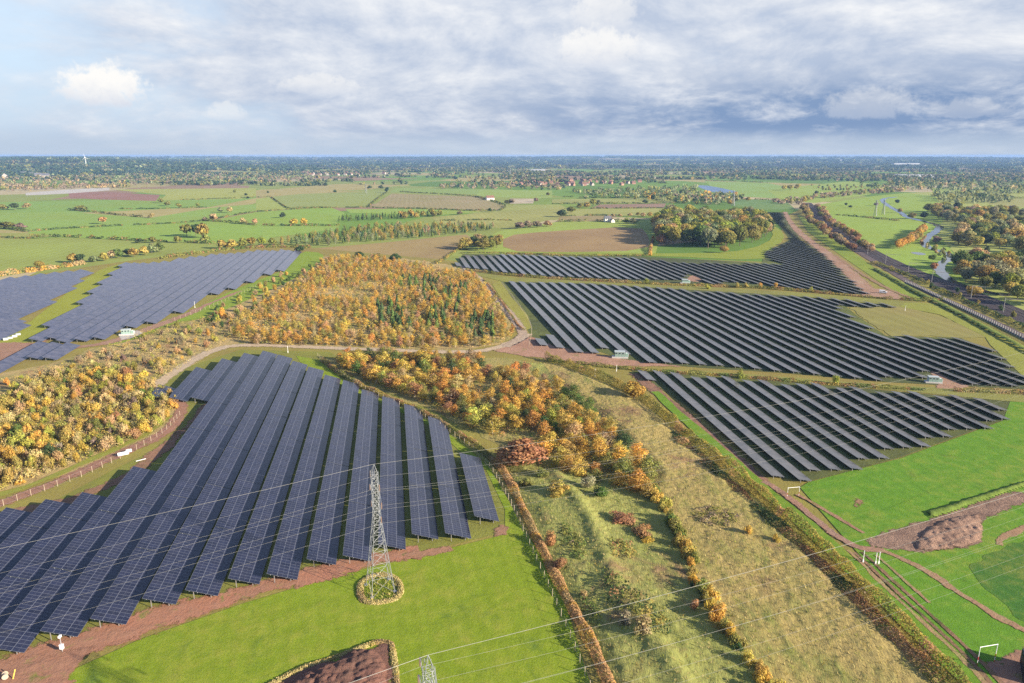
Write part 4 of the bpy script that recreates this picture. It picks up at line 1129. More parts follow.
# ------------------------------------------------------------------ hedges
RUST = {'rust brown': 2, 'tan': 3, 'amber': 2, 'olive': 1}
DARKH = {'olive': 3, 'dark green': 2, 'rust brown': 1, 'dull gold': 2}
hedge('hedge', [(322, 361), (345, 378), (372, 393), (402, 404), (436, 420), (470, 442), (494, 462)], 2.4, 1.9, .22, 120, {'olive': 2, 'tan': 2, 'rust brown': 2, 'dull gold': 2}, 'brown hedge curving between the near array and the orange scrub')
hedge('hedge', [(494, 462), (508, 478), (524, 512), (542, 551), (561, 589), (583, 629), (605, 676), (625, 730)], 2.3, 2.1, .20, 170, {'copper': 5, 'amber': 2, 'rust brown': 1, 'tan': 2}, 'rust orange hedge running down beside the green pasture')
hedge('hedge', [(546, 360), (575, 370), (605, 381), (636, 395), (655, 410), (676, 428), (700, 447), (720, 463), (770, 506), (800, 533), (830, 561), (880, 611), (920, 650), (960, 690), (985, 720)], 2.5, 3.4, .23, 170, {'dull gold': 4, 'olive': 3, 'golden': 1, 'yellow green': 1.5, 'copper': .7}, 'long golden hedge with a dark shaded side right of the rough bank')
hedge('hedge', [(546, 361), (600, 367), (660, 373), (720, 376), (800, 383), (870, 388), (925, 390.5)], 2.0, 1.6, .34, 40, {'olive': 3, 'dull gold': 2, 'rust brown': 2, 'mid green': 2}, 'low olive hedge between the middle and lower right arrays')
hedge('hedge', [(953, 391.5), (1024, 394.5), (1080, 398)], 2.4, 2.0, .34, 45, {'rust brown': 3, 'olive': 2, 'tan': 1}, 'brown hedge right of the gravel turning head')
hedge('hedge', [(466, 270.5), (512, 276.5), (600, 281.8), (690, 286.5), (740, 287.3), (800, 291.5), (850, 296), (893, 300)], 2.4, 1.9, .5, 26, {'olive': 3, 'dull gold': 2, 'rust brown': 2, 'tan': 1}, 'olive brown hedge between the upper and middle right arrays')
hedge('hedge', [(484, 280), (494, 292), (508, 311), (518, 326), (524, 331)], 1.4, 1.3, .4, 22, {'rust brown': 2, 'tan': 2, 'olive': 2}, 'thin brown hedge beside the climbing gravel track')
hedge('hedge', [(460, 253.5), (480, 253), (512, 254), (560, 255.8), (600, 256), (648, 256)], 2.0, 1.6, .6, 12, DARKH, 'thin dark hedge along the top of the upper right array')
hedge('hedge', [(650, 256), (651, 246), (653, 238)], 3.0, 3.0, .7, 20, {'amber': 1, 'tan': 2, 'rust brown': 1}, 'short tan hedge at the corner of the copse')
hedge('hedge', [(436, 264), (447, 258), (457, 250), (465, 246)], 2.5, 2, .6, 14, DARKH, 'dark hedge at the right end of the brown field')
hedge('hedge', [(668, 432), (712, 470), (760, 513), (795, 543), (825, 572), (875, 622), (915, 660), (948, 692)], 4.5, 1.5, .26, 120, {'dark green': 3, 'rust brown': 4, 'olive': 2, 'copper': 1}, 'rusty bramble band coloured dark for the shadow of the golden hedge', 'bramble band', lump=.6)  # real brambles, but their dark leaf mix also paints the hedge's shadow
# field hedges in the distance: (points, height, label)
for pts, hh, lab in [
    ([(30, 237), (60, 236.6), (110, 239.5), (160, 242), (215, 244)], 3.2, 'dark hedge between the vivid green pasture and the olive field'),
    ([(-20, 237), (30, 239), (60, 237)], 2.0, 'faint hedge stub at the left edge by the olive field'),
    ([(28, 231.5), (75, 228), (140, 225), (200, 222), (230, 216), (256, 211.5), (330, 207.5)], 2.2, 'thin hedge crossing the green pastures on the left'),
    ([(68, 210), (95, 212.5), (125, 216), (150, 218)], 3.4, 'dark hedge trailing from the round thicket in the pasture'),
    ([(118, 209), (160, 209), (207, 207.5)], 2.2, 'straight dark hedge behind the lone pasture trees'),
    ([(200, 221), (225, 222), (256, 225.5)], 3.5, 'dark hedge with small trees above the golden trees'),
    ([(256, 225), (280, 226), (340, 226)], 3.0, 'dark hedge behind the golden trees'),
    ([(180, 200), (215, 199), (256, 197.5), (271, 196.8)], 2.2, 'far hedge along the pale yellow green field'),
    ([(271, 197), (279, 203), (287, 208)], 2.0, 'diagonal hedge at the left of the striped green field'),
    ([(287, 208.3), (340, 207.8), (369, 207.4)], 2.4, 'dark hedge under the striped green field'),
    ([(387, 192), (377, 199), (368, 207)], 2.4, 'slanting hedge between striped green and tan stubble fields'),
    ([(369, 207.8), (420, 209), (470, 211), (496, 211)], 2.6, 'hedge below the tan stubble field'),
    ([(400, 192), (440, 194), (476, 196.6), (492, 200)], 2.6, 'dark hedge above the tan stubble field'),
    ([(476, 197), (500, 203), (507, 207), (499, 211)], 3.0, 'curved hedge round the right end of the stubble field'),
    ([(440, 221), (480, 220), (512, 220.5)], 2.2, 'hedge below the olive field left of the brown field'),
    ([(552, 204), (600, 203.8), (676, 203.2)], 3.0, 'dark hedge below the thin olive field'),
    ([(560, 197), (610, 198), (672, 197.3)], 2.6, 'dark hedge behind the thin olive field'),
    ([(590, 208.7), (664, 208.2)], 2.4, 'hedge between brown strip and olive strip'),
    ([(558, 222), (580, 221.5), (605, 221.6), (640, 222)], 3.4, 'dark hedge running past the farmhouse'),
    ([(560, 216.2), (600, 215.6), (620, 215.6)], 2.0, 'hedge above the tan strip by the farmhouse'),
    ([(836, 215), (865, 217.5), (884, 219.5), (900, 221)], 2.2, 'thin dark ditch hedge across the river meadow'),
    ([(735, 199.5), (765, 200), (786, 200.5)], 3.0, 'dark hedge beyond the dark green crop field'),
    ([(985, 198), (1024, 198.5), (1060, 199)], 4.0, 'dark hedge at the pale field right of the river'),
    ([(705, 181), (740, 181.5), (768, 183)], 4.0, 'far hedge above the green field by the lake'),
    ([(0, 228), (28, 232)], 4.0, 'short hedge at the left edge'),
]:
    hedge('hedge', pts, 3.0, hh, 1.1, 5.5, {'dark green': 3, 'olive': 2, 'rust brown': 1, 'mid green': 1}, lab, 'hedge', 'field hedges', gaps=.18)
# hedge above the left arrays, low and russet
hedge('hedge', [(-30, 282), (0, 276), (30, 272), (60, 268), (85, 264)], 4.0, 3.6, .8, 20, {'tan': 3, 'amber': 2, 'rust brown': 1, 'olive': 1}, 'tan hedge above the far left solar block')
hedge('hedge', [(160, 259), (200, 253), (240, 249), (275, 247), (310, 248)], 5.0, 3.0, .9, 14, {'olive': 3, 'rust brown': 2, 'mid green': 1}, 'low brown hedge above the wide left array')
# railway side
hedge('hedge', [(872, 263), (900, 272), (930, 286), (960, 299), (1000, 317), (1040, 336), (1100, 364)], 3.4, 2.2, .55, 20, {'dark green': 3, 'olive': 3, 'dull gold': 1}, 'dark hedge between the railway and the service road', gaps=.12)
hedge('hedge', [(900, 300), (925, 302), (945, 300)], 2.5, 2.2, .5, 24, {'olive': 2, 'mid green': 1, 'rust brown': 1}, 'ragged hedge at the end of the haul track')

# ------------------------------------------------------------------ orange plantation
G_PL = 'young trees of the orange plantation'
AUT = {'golden': 4, 'amber': 6, 'orange': 1.2, 'tan': 3, 'dull gold': 4.5, 'copper': 1.5, 'lime yellow': 1.2, 'olive': 1.2}
CON = [(418, 286, 24, 8), (388, 317, 13, 14), (480, 332, 15, 15), (455, 309, 10, 6), (406, 327, 9, 7), (436, 322, 9, 9), (448, 292, 18, 7), (425, 302, 7, 6)]
PLANT = [(258, 345), (234, 338), (236, 322), (262, 306), (290, 290), (316, 270), (336, 257), (392, 262), (440, 268), (472, 276), (489, 293), (502, 318), (513, 334), (497, 346), (440, 349), (330, 346)]
rest = zone('birch', PLANT, 4.2, (3.2, 6.2), .74, AUT, 'the orange plantation', G_PL, 296, True, holes=[(c[0], c[1], c[2] * .8, c[3] * .8) for c in CON[:3]] + [(345, 295, 30, 7), (375, 286, 15, 4), (298, 318, 22, 5), (440, 270, 16, 3), (362, 334, 13, 3), (262, 328, 14, 5), (330, 312, 10, 3)])
if len(rest): mass('young_woodland', 'birch', rest, 'farther part of the orange plantation', (3.2, 6.2), .74, AUT)
for cx, cy, rx, ry in CON:
    c = P((cx, cy))[0]; a = P((cx - rx, cy - ry), (cx + rx, cy - ry), (cx + rx, cy + ry), (cx - rx, cy + ry))
    pts = scatter(a, 5.2); pts = [q for q in pts if ((proj(*q)[0] - cx) / rx) ** 2 + ((proj(*q)[1] - cy) / ry) ** 2 < 1]
    for q in pts[:15]: plant('pine', q, random.uniform(4.5, 8.5), random.uniform(2.8, 4.4), pick({'dark green': 3, 'mid green': 2}), 'the orange plantation', 'young conifers of the plantation')
# low undergrowth of the plantation, one carpet
clump_stuff('undergrowth', scatter(P(*PLANT), 4.0), 'low rusty undergrowth beneath the plantation', .4, 44, 2.2, 2.4, {'tan': 3, 'olive': 2, 'amber': 4, 'golden': 2, 'dull gold': 3})
# scattered shrubs left of the plantation
zone('shrub', [(205, 318), (235, 298), (262, 284), (300, 270), (322, 262), (334, 258), (320, 272), (290, 294), (262, 308), (236, 324), (225, 332)], 8.0, (2.2, 4.6), 1.15, {'amber': 3, 'golden': 2, 'tan': 3, 'mid green': 2, 'dark green': 1, 'olive': 2}, 'the slope below the green verge', 'shrubs beside the green verge', 60)

# ------------------------------------------------------------------ left scrub
G_SC = 'shrubs of the left scrub'
SCR = {'olive': 2.5, 'dull gold': 6, 'yellow green': 1.2, 'lime yellow': 2.5, 'tan': 3, 'amber': 3.5, 'golden': 4, 'grey brown': 1, 'mid green': .8, 'pale straw': 2, 'rust brown': .3, 'dark green': .3}
SCRUB = [(-40, 410), (0, 398), (40, 380), (95, 368), (150, 384), (171, 396), (178, 406), (163, 425), (128, 444), (90, 458), (50, 474), (0, 492), (-40, 503)]
rest = zone('shrub', SCRUB, 3.3, (1.8, 4.8), 1.12, SCR, 'the left scrub', G_SC, 285, wjit=.3)
if len(rest): mass('scrub', 'shrub', rest, 'farther part of the left scrub', (1.8, 4.8), 1.12, SCR)
zone('shrub', [(0, 385), (50, 372), (80, 360), (130, 346), (152, 332), (190, 326), (222, 314), (236, 330), (205, 350), (170, 372), (148, 384), (95, 367), (40, 380), (0, 396)], 6.2, (1.6, 4.0), 1.1, {'tan': 4, 'golden': 2, 'amber': 3, 'olive': 2, 'grey brown': 2, 'lime yellow': 1, 'pale straw': 1}, 'the thin scrub above the gravel track', 'shrubs of the thin scrub', 75)
clump_stuff('undergrowth', np.vstack([scatter(P(*SCRUB), 1.7), scatter(P((0, 385), (80, 360), (152, 332), (222, 314), (245, 330), (150, 386), (40, 384)), 3.2)]), 'tan undergrowth of grass and bramble between the scrub bushes', .26, 46, 1.4, 2.7, {'tan': 4, 'lime yellow': 1.5, 'golden': 1.5, 'pale straw': 3, 'olive': 3, 'dull gold': 3, 'rust brown': 1})
for (x, y), h, w_, c_ in [((80, 397), 4.2, 6.5, 'russet pink'), ((150, 405), 5, 5, 'lime yellow'), ((160, 366), 4, 6, 'golden'), ((115, 376), 5.5, 5.5, 'olive'), ((20, 412), 4, 5.5, 'dark green'), ((222, 318), 4.6, 5.6, 'amber'), ((208, 322), 3, 4.5, 'mid green')]:
    plant('shrub', at(x, y), h, w_, c_, 'the left scrub' if y > 360 else 'the thin scrub above the gravel track', G_SC)

# ------------------------------------------------------------------ scrub strip beside the near array
G_ST = 'small trees of the orange scrub strip'
STR = {'amber': 5, 'orange': 2.0, 'golden': 4, 'tan': 2, 'rust brown': 1, 'olive': 1.6, 'mid green': 1.4, 'lime yellow': 1, 'dark green': 1, 'dull gold': 1.5}
GRN = {'dark green': 1.6, 'mid green': 3, 'yellow green': 1.5, 'olive': 2, 'amber': 2.5, 'golden': 2, 'orange': 1.5}
zone('birch', [(338, 364), (352, 360), (420, 357), (478, 364), (520, 374), (560, 388), (590, 412), (618, 440), (644, 468), (664, 494), (655, 504), (622, 492), (590, 482), (566, 474), (545, 462), (505, 440), (478, 430), (440, 408), (400, 393), (365, 380)], 4.0, (3.6, 7.0), .95, STR, 'the orange scrub strip', G_ST, 290,
     holes=[(487, 392, 20, 8), (520, 448, 24, 16), (500, 372, 30, 5)], patch=[((560, 420, 40, 22), GRN), ((628, 478, 40, 20), {'amber': 4, 'golden': 3, 'orange': 2, 'olive': 2, 'dark green': 1})])
clump_stuff('undergrowth', scatter(P((338, 364), (420, 357), (478, 364), (520, 374), (590, 412), (664, 494), (655, 504), (590, 482), (545, 462), (478, 430), (400, 393)), 2.6), 'rusty undergrowth of the orange scrub strip', .28, 40, 1.5, 1.9, {'tan': 3, 'rust brown': 2, 'amber': 3, 'golden': 2, 'olive': 3, 'dull gold': 2, 'mid green': 1})
for kind, (x, y), h, w_, c_, area in [
    ('tree', (521, 466), 8.5, 13.5, 'russet pink', 'the orange scrub strip'), ('tree', (427, 367), 6.0, 8.0, 'olive', 'the orange scrub strip'),
    ('tree', (634, 399), 6.8, 9.0, 'amber', 'the golden hedge'), ('shrub', (559, 497), 3.2, 7.0, 'dull gold', 'the rough bank'), ('shrub', (553, 547), 3.0, 4.6, 'russet pink', 'the rough bank'),
    ('shrub', (561, 570), 2.6, 4.4, 'russet pink', 'the rough bank'), ('shrub', (642, 640), 3.0, 4.4, 'tan', 'the rough bank'), ('shrub', (624, 628), 2.4, 3.4, 'grey brown', 'the rough bank'),
    ('shrub', (747, 538), 2.2, 2.8, 'golden', 'the rough bank'), ('shrub', (694, 613), 2.0, 2.6, 'russet pink', 'the rough bank'), ('shrub', (585, 600), 1.6, 2.6, 'tan', 'the rough bank'),
    ('shrub', (775, 545), 1.6, 2.6, 'golden', 'the rough bank'), ('shrub', (541, 480), 2.6, 4.6, 'olive', 'the rough bank'), ('shrub', (526, 487), 2.2, 4.0, 'olive', 'the rough bank'), ('shrub', (588, 492), 3.4, 5.0, 'grey green', 'the rough bank'), ('shrub', (602, 500), 3.2, 5.0, 'mid green', 'the rough bank')]:
    plant(kind, at(x, y), h, w_, c_, area, 'shrubs of the rough bank' if area == 'the rough bank' else None, True, float(rough_z(at(x, y))[0]) if area == 'the rough bank' else 0)
for (x, y), rx, h, c_ in [((622, 524), 5.5, 1.9, 'rust brown'), ((640, 537), 4.5, 1.8, 'rust brown'), ((648, 545), 3.0, 1.5, 'amber')]:
    plant('shrub', at(x, y), h, rx * 1.5, c_, 'the rough bank', 'shrubs of the rough bank', True, float(rough_z(at(x, y))[0]))
# bramble thickets on the bank
def thicket(cx, cy, rx, ry, label, weights, h=1.3):
    a = scatter(P((cx - rx, cy - ry), (cx + rx, cy - ry), (cx + rx, cy + ry), (cx - rx, cy + ry)), 1.2)
    a = np.array([q for q in a if ((proj(*q)[0] - cx - (proj(*q)[1] - cy) * .55) / rx) ** 2 + ((proj(*q)[1] - cy) / ry) ** 2 < 1])
    o = clump_stuff('bramble_thicket', a, label, .3, 26, 1.0, h, weights, rough_z, None); tag(o, None, None, None, 'stuff')
thicket(621, 603, 16, 22, 'dark green bramble thicket under the bright wire', {'dark green': 3, 'olive': 3, 'rust brown': 1, 'mid green': 1}, 1.8)
thicket(650, 622, 16, 22, 'dark olive thicket round the tan bushes', {'dark green': 3, 'olive': 3, 'dull gold': 1}, 1.8)
thicket(621, 555, 12, 11, 'small brown thicket beside the straw ridge', {'olive': 2, 'rust brown': 2, 'dull gold': 1}, 1.2)
thicket(574, 548, 10, 20, 'low green thicket beside the rust hedge', {'mid green': 2, 'olive': 3, 'grey brown': 1}, 1.1)
thicket(590, 615, 9, 16, 'bright green weeds at the foot of the ridge', {'mid green': 3, 'yellow green': 1}, .8)
thicket(861, 601, 8, 24, 'rusty bramble strip below the golden hedge', {'rust brown': 3, 'grey brown': 2, 'tan': 1}, 1.4)
thicket(716, 520, 22, 10, 'faded bramble patch in the rough grass', {'olive': 2, 'grey brown': 2}, .7)
# yellow bush line
G_BL = 'bushes of the yellow bush line'
line = resample(chaikin(P((655, 496), (668, 518), (682, 548), (697, 590), (712, 618), (735, 650), (758, 676), (775, 700)), 2), 1.9)
for i, q in enumerate(line):
    h = random.uniform(2.2, 4.2)
    plant('shrub', q + rng.normal(size=2) * .6, h, h * random.uniform(1.0, 1.3), pick({'golden': 3, 'dull gold': 3, 'amber': 2, 'mid green': 2, 'dark green': 1.5, 'olive': 2}), 'the yellow bush line', G_BL)

# ------------------------------------------------------------------ copse and conifer belt
G_CO = 'trees of the round copse'
COP = [(656, 230), (672, 217), (695, 208), (722, 204), (748, 211), (766, 224), (768, 236), (750, 244), (728, 249), (714, 250), (700, 247), (680, 247), (660, 244)]
zone('tree', COP, 13, (17, 23), .85, {'olive': 5, 'dull gold': 2.5, 'yellow green': 3.5, 'mid green': 2, 'dark green': 1, 'tan': .8, 'grey green': 2.5}, 'the round copse', G_CO, 140)
plant('tree', at(661, 245), 12, 12, 'rust brown', 'the round copse', G_CO); plant('tree', at(690, 240), 16, 14, 'amber', 'the round copse', G_CO); plant('tree', at(724, 253), 7, 9, 'dull gold', 'the round copse', G_CO)
zone('tree', [(462, 250), (470, 243), (488, 238), (502, 243), (500, 250), (484, 251)], 10, (9, 13), .95, {'olive': 3, 'dark green': 2, 'tan': 2, 'dull gold': 2}, 'the small copse by the brown field', 'trees of the small copse', 12)
BELT = [(279, 245), (300, 240), (376, 226), (431, 221), (492, 224.5), (494, 230), (443, 236), (368, 242), (330, 246)]
zone('birch', BELT, 10.0, (7, 9.5), .58, {'olive': 5, 'dull gold': 4, 'tan': 1, 'grey green': 3}, 'the conifer belt', 'trees of the conifer belt', 150, False)
zone('pine', BELT, 10.5, (5.5, 7.5), .55, {'dark green': 3, 'mid green': 2, 'blue green': 1}, 'the conifer belt', 'conifers of the conifer belt', 130, False)
zone('pine', [(338, 220), (405, 214.5), (441, 213.5), (441, 216), (400, 219), (340, 222)], 9, (6, 8), .6, {'dark green': 3, 'mid green': 2, 'olive': 1}, 'the short belt behind', 'conifers of the short belt', 60, False)
zone('fartree', [(400, 215), (441, 213.5), (441, 216.5), (400, 219)], 13, (7, 10), .9, {'dull gold': 3, 'tan': 1, 'olive': 2}, 'the short belt behind', 'golden trees of the short belt', 20, False)

# ------------------------------------------------------------------ railway and river trees
G_RW = 'trees beside the railway'
for ln in ([(803, 208), (811, 222), (830, 237), (842, 246), (852, 251)], [(817, 208), (830, 224), (840, 231), (852, 238), (862, 249), (868, 252)]):
    for q in resample(P(*ln), 9.5):
        h = random.uniform(6, 10); plant('tree', q + rng.normal(size=2) * 2.2, h, h * random.uniform(.85, 1.1), pick({'tan': 3, 'rust brown': 3, 'olive': 3, 'dull gold': 2, 'grey brown': 2}), 'the railway', G_RW)
G_RV = 'trees of the river bank'
RV = {'olive': 4, 'dull gold': 2.5, 'grey green': 5, 'dark green': 1.6, 'tan': 1.2, 'mid green': 1.4, 'pale straw': 1.8, 'yellow green': 2, 'amber': .4, 'grey brown': 1, 'blue green': .4}
for kind, (x, y), h, w_, c_ in [('willow', (968, 246), 17, 14, 'pale straw'), ('tree', (876, 206), 7, 9, 'grey brown'), ('tree', (897, 204), 9, 9, 'blue green'), ('tree', (924, 219), 11, 11, 'blue green'), ('tree', (938, 219), 13, 13, 'olive'), ('tree', (912, 219), 10, 12, 'olive'),
                               ('willow', (985, 244), 11, 8, 'dark green'), ('tree', (936, 243), 8, 9, 'grey brown'), ('willow', (963, 270), 13, 12, 'pale straw'), ('willow', (986, 262), 13, 8, 'dark green'), ('tree', (973, 297), 8, 10, 'dull gold'), ('tree', (933, 271), 7, 6, 'rust brown'), ('tree', (932, 261), 6, 6, 'mid green'),
                               ('tree', (955, 216), 12, 14, 'dull gold'), ('tree', (975, 213), 12, 15, 'olive'), ('tree', (900, 213), 8, 8, 'tan'), ('tree', (846, 206), 6, 6, 'dark green'), ('tree', (850, 208), 5, 7, 'dark green')]:
    plant(kind, at(x, y), h, w_, c_, 'the river', G_RV)
for q in resample(P((898, 249), (908, 244), (917, 238), (924, 231)), 6.5):
    plant('tree', q + rng.normal(size=2) * 1.2, random.uniform(8, 10.5), random.uniform(6.5, 8.5), pick({'amber': 4, 'tan': 2, 'dull gold': 2}), 'the orange row in the river meadow', 'trees of the orange row')
zone('tree', [(952, 268), (966, 266), (1000, 262), (1040, 262), (1060, 310), (1030, 306), (1000, 297), (975, 288), (955, 281)], 11.5, (9, 17), .95, RV, 'the river', G_RV, 70, holes=[(975, 258, 22, 5), (1003, 262, 14, 4)])
zone('tree', [(956, 246), (960, 236), (972, 226), (990, 218), (1040, 218), (1060, 258), (1024, 256), (1010, 246), (990, 252), (970, 258)], 14.0, (10, 18), .92, RV, 'the river', G_RV, 90, holes=[(985, 256, 30, 6)])
zone('tree', [(926, 212), (945, 206), (975, 203), (1010, 208), (1040, 212), (1040, 218), (990, 218), (960, 226), (945, 222)], 15, (12, 18), .95, RV, 'the river', G_RV, 55)
zone('shrub', [(920, 243), (936, 247), (950, 252), (944, 262), (952, 275), (944, 262), (934, 252)], 8, (2.5, 4.5), 1.2, RV, 'the river', 'bushes on the river bank', 18)
zone('shrub', [(872, 262), (900, 270), (940, 286), (990, 306), (1024, 320), (1024, 323), (985, 309), (935, 290), (895, 274)], 15, (1.8, 3.6), 1.1, {'olive': 3, 'dull gold': 3, 'dark green': 1}, 'the railway', 'bushes on the railway edge', 16)
for (x, y), c_ in [((707, 289), 'lime yellow'), ((737, 288), 'dull gold'), ((746, 288), 'dull gold'), ((760, 288), 'amber'), ((811, 292), 'lime yellow'), ((646, 283.5), 'yellow green'), ((740, 378), 'olive'), ((836, 384), 'yellow green'), ((775, 288), 'amber')]:
    plant('shrub', at(x, y), 3.6, 4.2, c_, 'the hedges between the right arrays', 'bushes in the array hedges')

# ------------------------------------------------------------------ hedgerow and field trees, read off the photograph
FT = [(81, 210.5, 9, 22, 'olive'), (103, 224, 10, 12, 'copper'), (152, 218, 8, 8, 'tan'), (161, 203, 10, 11, 'olive'), (168, 206, 10, 12, 'olive'), (179, 208, 9, 10, 'olive'), (198, 207, 8, 8, 'olive'), (235, 193, 9, 9, 'olive'), (246, 196, 7, 7, 'dark green'),
      (187, 237, 15, 13, 'olive'), (203, 238, 18, 14, 'dull gold'), (196, 236, 14, 12, 'dark green'), (206, 243, 10, 10, 'olive'), (178, 243, 8, 9, 'olive'), (153, 243, 7, 9, 'olive'), (140, 243, 5, 8, 'dark green'), (92, 238, 4, 5, 'dull gold'), (115, 239, 4, 6, 'olive'),
      (214, 221, 11, 12, 'tan'), (220, 212.5, 9, 8, 'grey green'), (230, 213, 11, 9, 'pale straw'), (243, 224, 9, 9, 'tan'), (255, 224, 8, 8, 'tan'), (205, 221, 6, 8, 'grey brown'), (248, 199, 6, 7, 'dark green'),
      (8, 229, 10, 16, 'olive'), (20, 229, 8, 14, 'grey brown'), (-4, 229, 12, 16, 'dark green'), (3, 210, 10, 18, 'olive'), (15, 210, 12, 16, 'dark green'), (27, 209, 11, 14, 'tan'), (-8, 211, 9, 14, 'grey brown'),
      (283, 218, 9, 9, 'dark green'), (294, 225.5, 10, 11, 'golden'), (304, 225, 10, 10, 'golden'), (335, 193, 9, 9, 'dark green'), (387, 192.5, 14, 12, 'blue green'), (381, 189, 11, 16, 'dark green'), (370, 189, 10, 14, 'dark green'), (268, 193.5, 7, 6, 'dark green'),
      (490, 212, 7, 7, 'dark green'), (460, 215, 7, 10, 'grey brown'), (548, 196, 9, 9, 'olive'), (512, 204, 10, 14, 'grey brown'), (507, 204, 8, 12, 'olive'), (536, 202, 9, 10, 'grey brown'), (562, 217, 12, 15, 'dark green'), (571, 213, 11, 14, 'olive'), (580, 209, 11, 13, 'olive'), (587, 208, 11, 12, 'dull gold'), (593, 207, 15, 12, 'olive'), (598, 206, 12, 11, 'grey green'),
      (520, 229, 9, 14, 'grey brown'), (528, 228, 10, 13, 'grey brown'), (537, 227.5, 9, 14, 'grey brown'), (547, 226.5, 8, 12, 'tan'), (606, 221.2, 9, 6, 'blue green'), (626, 223.5, 8, 10, 'olive'), (633, 224, 9, 10, 'grey green'), (645, 203.5, 8, 12, 'dark green'), (653, 201, 14, 9, 'dark green'),
      (638, 216, 6, 8, 'dull gold'), (630, 216.5, 6, 8, 'tan'), (643, 217, 7, 9, 'tan'), (650, 217, 8, 9, 'dull gold'), (620, 217, 5, 7, 'tan'), (613, 217, 5, 7, 'tan'), (816, 196, 12, 9, 'dark green'), (790, 191, 16, 16, 'dull gold'), (797, 190, 17, 17, 'dull gold'), (784, 190, 14, 14, 'golden'), (804, 203, 14, 9, 'dull gold'), (730, 205, 10, 12, 'dull gold'), (748, 201, 9, 10, 'dull gold'),
      (73, 263, 9, 9, 'dull gold'), (80, 263, 8, 9, 'dark green'), (104, 261, 8, 8, 'dull gold'), (112, 258.5, 8, 8, 'tan'), (118, 258, 9, 9, 'mid green'), (128, 256, 7, 8, 'dark green'), (134, 257, 9, 9, 'dull gold'), (144, 255, 9, 9, 'dull gold'), (152, 253, 10, 9, 'grey green'), (160, 252, 10, 9, 'mid green'), (40, 268, 6, 8, 'dull gold'), (94, 262, 6, 8, 'grey green'),
      (222, 249, 10, 10, 'dull gold'), (232, 249, 10, 11, 'dull gold'), (243, 248, 11, 10, 'olive'), (252, 247, 10, 10, 'dull gold'), (262, 246, 9, 10, 'yellow green'), (272, 245, 8, 9, 'olive'), (300, 252, 6, 9, 'dark green'), (360, 258, 6, 9, 'dark green'), (395, 262, 8, 10, 'dark green'), (378, 260, 6, 9, 'olive')]
for x, y, h, w_, c_ in FT:
    q = at(x, y); d = math.hypot(*q)
    plant('tree' if d < 700 else 'fartree', q, h, w_, c_, 'the far fields' if y < 246 else 'the left array hedge', 'field trees' if y < 246 else 'trees above the left array', d < 1300)
# rows of young trees in the meadow beyond the railway
for ry, x0, x1 in ((186.5, 812, 868), (188.3, 818, 862), (190.5, 822, 850)):
    for x in np.linspace(x0, x1, 9):
        plant('fartree', at(x, ry) + rng.normal(size=2) * 2, random.uniform(6, 8), random.uniform(5, 7), pick({'olive': 2, 'dark green': 2, 'dull gold': 1}), 'the far tree rows', 'young trees in meadow rows', False)

# ------------------------------------------------------------------ distant woodland and hedgerow trees
def far_scatter():
    allp = []
    # hedgerow lines between 1.9 and 5 km
    for i in range(230):
        r = rng.uniform(1750, 5400); a = R(rng.uniform(-38, 38)); o = np.array([math.sin(a), math.cos(a)]) * r
        th = R(17) + rng.choice([0, math.pi / 2]) + rng.normal() * .15 if rng.random() < .5 else rng.normal() * .18
        L = rng.uniform(120, 420) * r / 3000; n = int(L / rng.uniform(9, 20))
        t = rng.uniform(-.5, .5, n) * L; p_ = o + np.stack([np.cos(th) * t, np.sin(th) * t], 1) + rng.normal(size=(n, 2)) * 3
        allp.append(p_)
    # woods
    for i in range(60):
        r = rng.uniform(2100, 5600); a = R(rng.uniform(-38, 38)); o = np.array([math.sin(a), math.cos(a)]) * r
        wx, wy = rng.uniform(60, 260) * r / 3500, rng.uniform(30, 90)
        n = int(wx * wy * 4 / 260); allp.append(o + rng.uniform(-1, 1, (n, 2)) * (wx, wy))
    return np.vstack(allp)


fp = far_scatter()
# keep the lake, the village and the nearer fields clear
pxy = np.array([proj(*q) for q in fp])
keep = (pxy[:, 1] < 186) & ~((np.abs(pxy[:, 0] - 716) < 26) & (np.abs(pxy[:, 1] - 190) < 6)) & ~((pxy[:, 0] > 768) & (pxy[:, 0] < 890) & (pxy[:, 1] > 182)) & ~((pxy[:, 0] > 705) & (pxy[:, 0] < 770) & (pxy[:, 1] > 181)) & ~((pxy[:, 0] > 100) & (pxy[:, 0] < 260) & (pxy[:, 1] > 185.5))
fp = fp[keep]
AUF = {'olive': 2.5, 'dark green': 5, 'dull gold': .4, 'tan': .3, 'grey green': 3, 'grey brown': 1.5, 'blue green': 5}  # the blue greens paint part of the distance haze into the leaves
hz = lambda p_: hill(p_[:, 0], p_[:, 1])
clump_stuff('distant_woodland', fp, 'distant hedgerow trees and woods in haze blued autumn colours', 3.4, 22, 5.6, 10, AUF, hz)
# wooded strips and woods named by where they show
def wood_px(poly, spacing, label, wts, hgt=11, rad=6.5):
    p_ = scatter(P(*poly), spacing); clump_stuff('distant_woodland', p_, label, 3.6, 20, rad, hgt, wts, hz)
wood_px([(0, 187), (90, 186), (200, 184), (300, 181), (330, 176), (200, 176), (60, 178), (0, 180), (-60, 186)], 36, 'pale brown woods on the far left below the dark ridge', {'tan': 1, 'grey brown': 4, 'olive': 2, 'grey green': 3})
wood_px([(-40, 194), (0, 192), (70, 189), (130, 188), (130, 186), (0, 186)], 24, 'brown hedgerow wood behind the white strip', {'grey brown': 3, 'olive': 2, 'tan': 2})
wood_px([(576, 199), (640, 196), (690, 194), (745, 198), (730, 204), (700, 206), (660, 201), (610, 198)], 18, 'band of dark woodland behind the round copse', {'grey green': 3, 'dark green': 3, 'olive': 3, 'amber': 1, 'grey brown': 1}, 12)
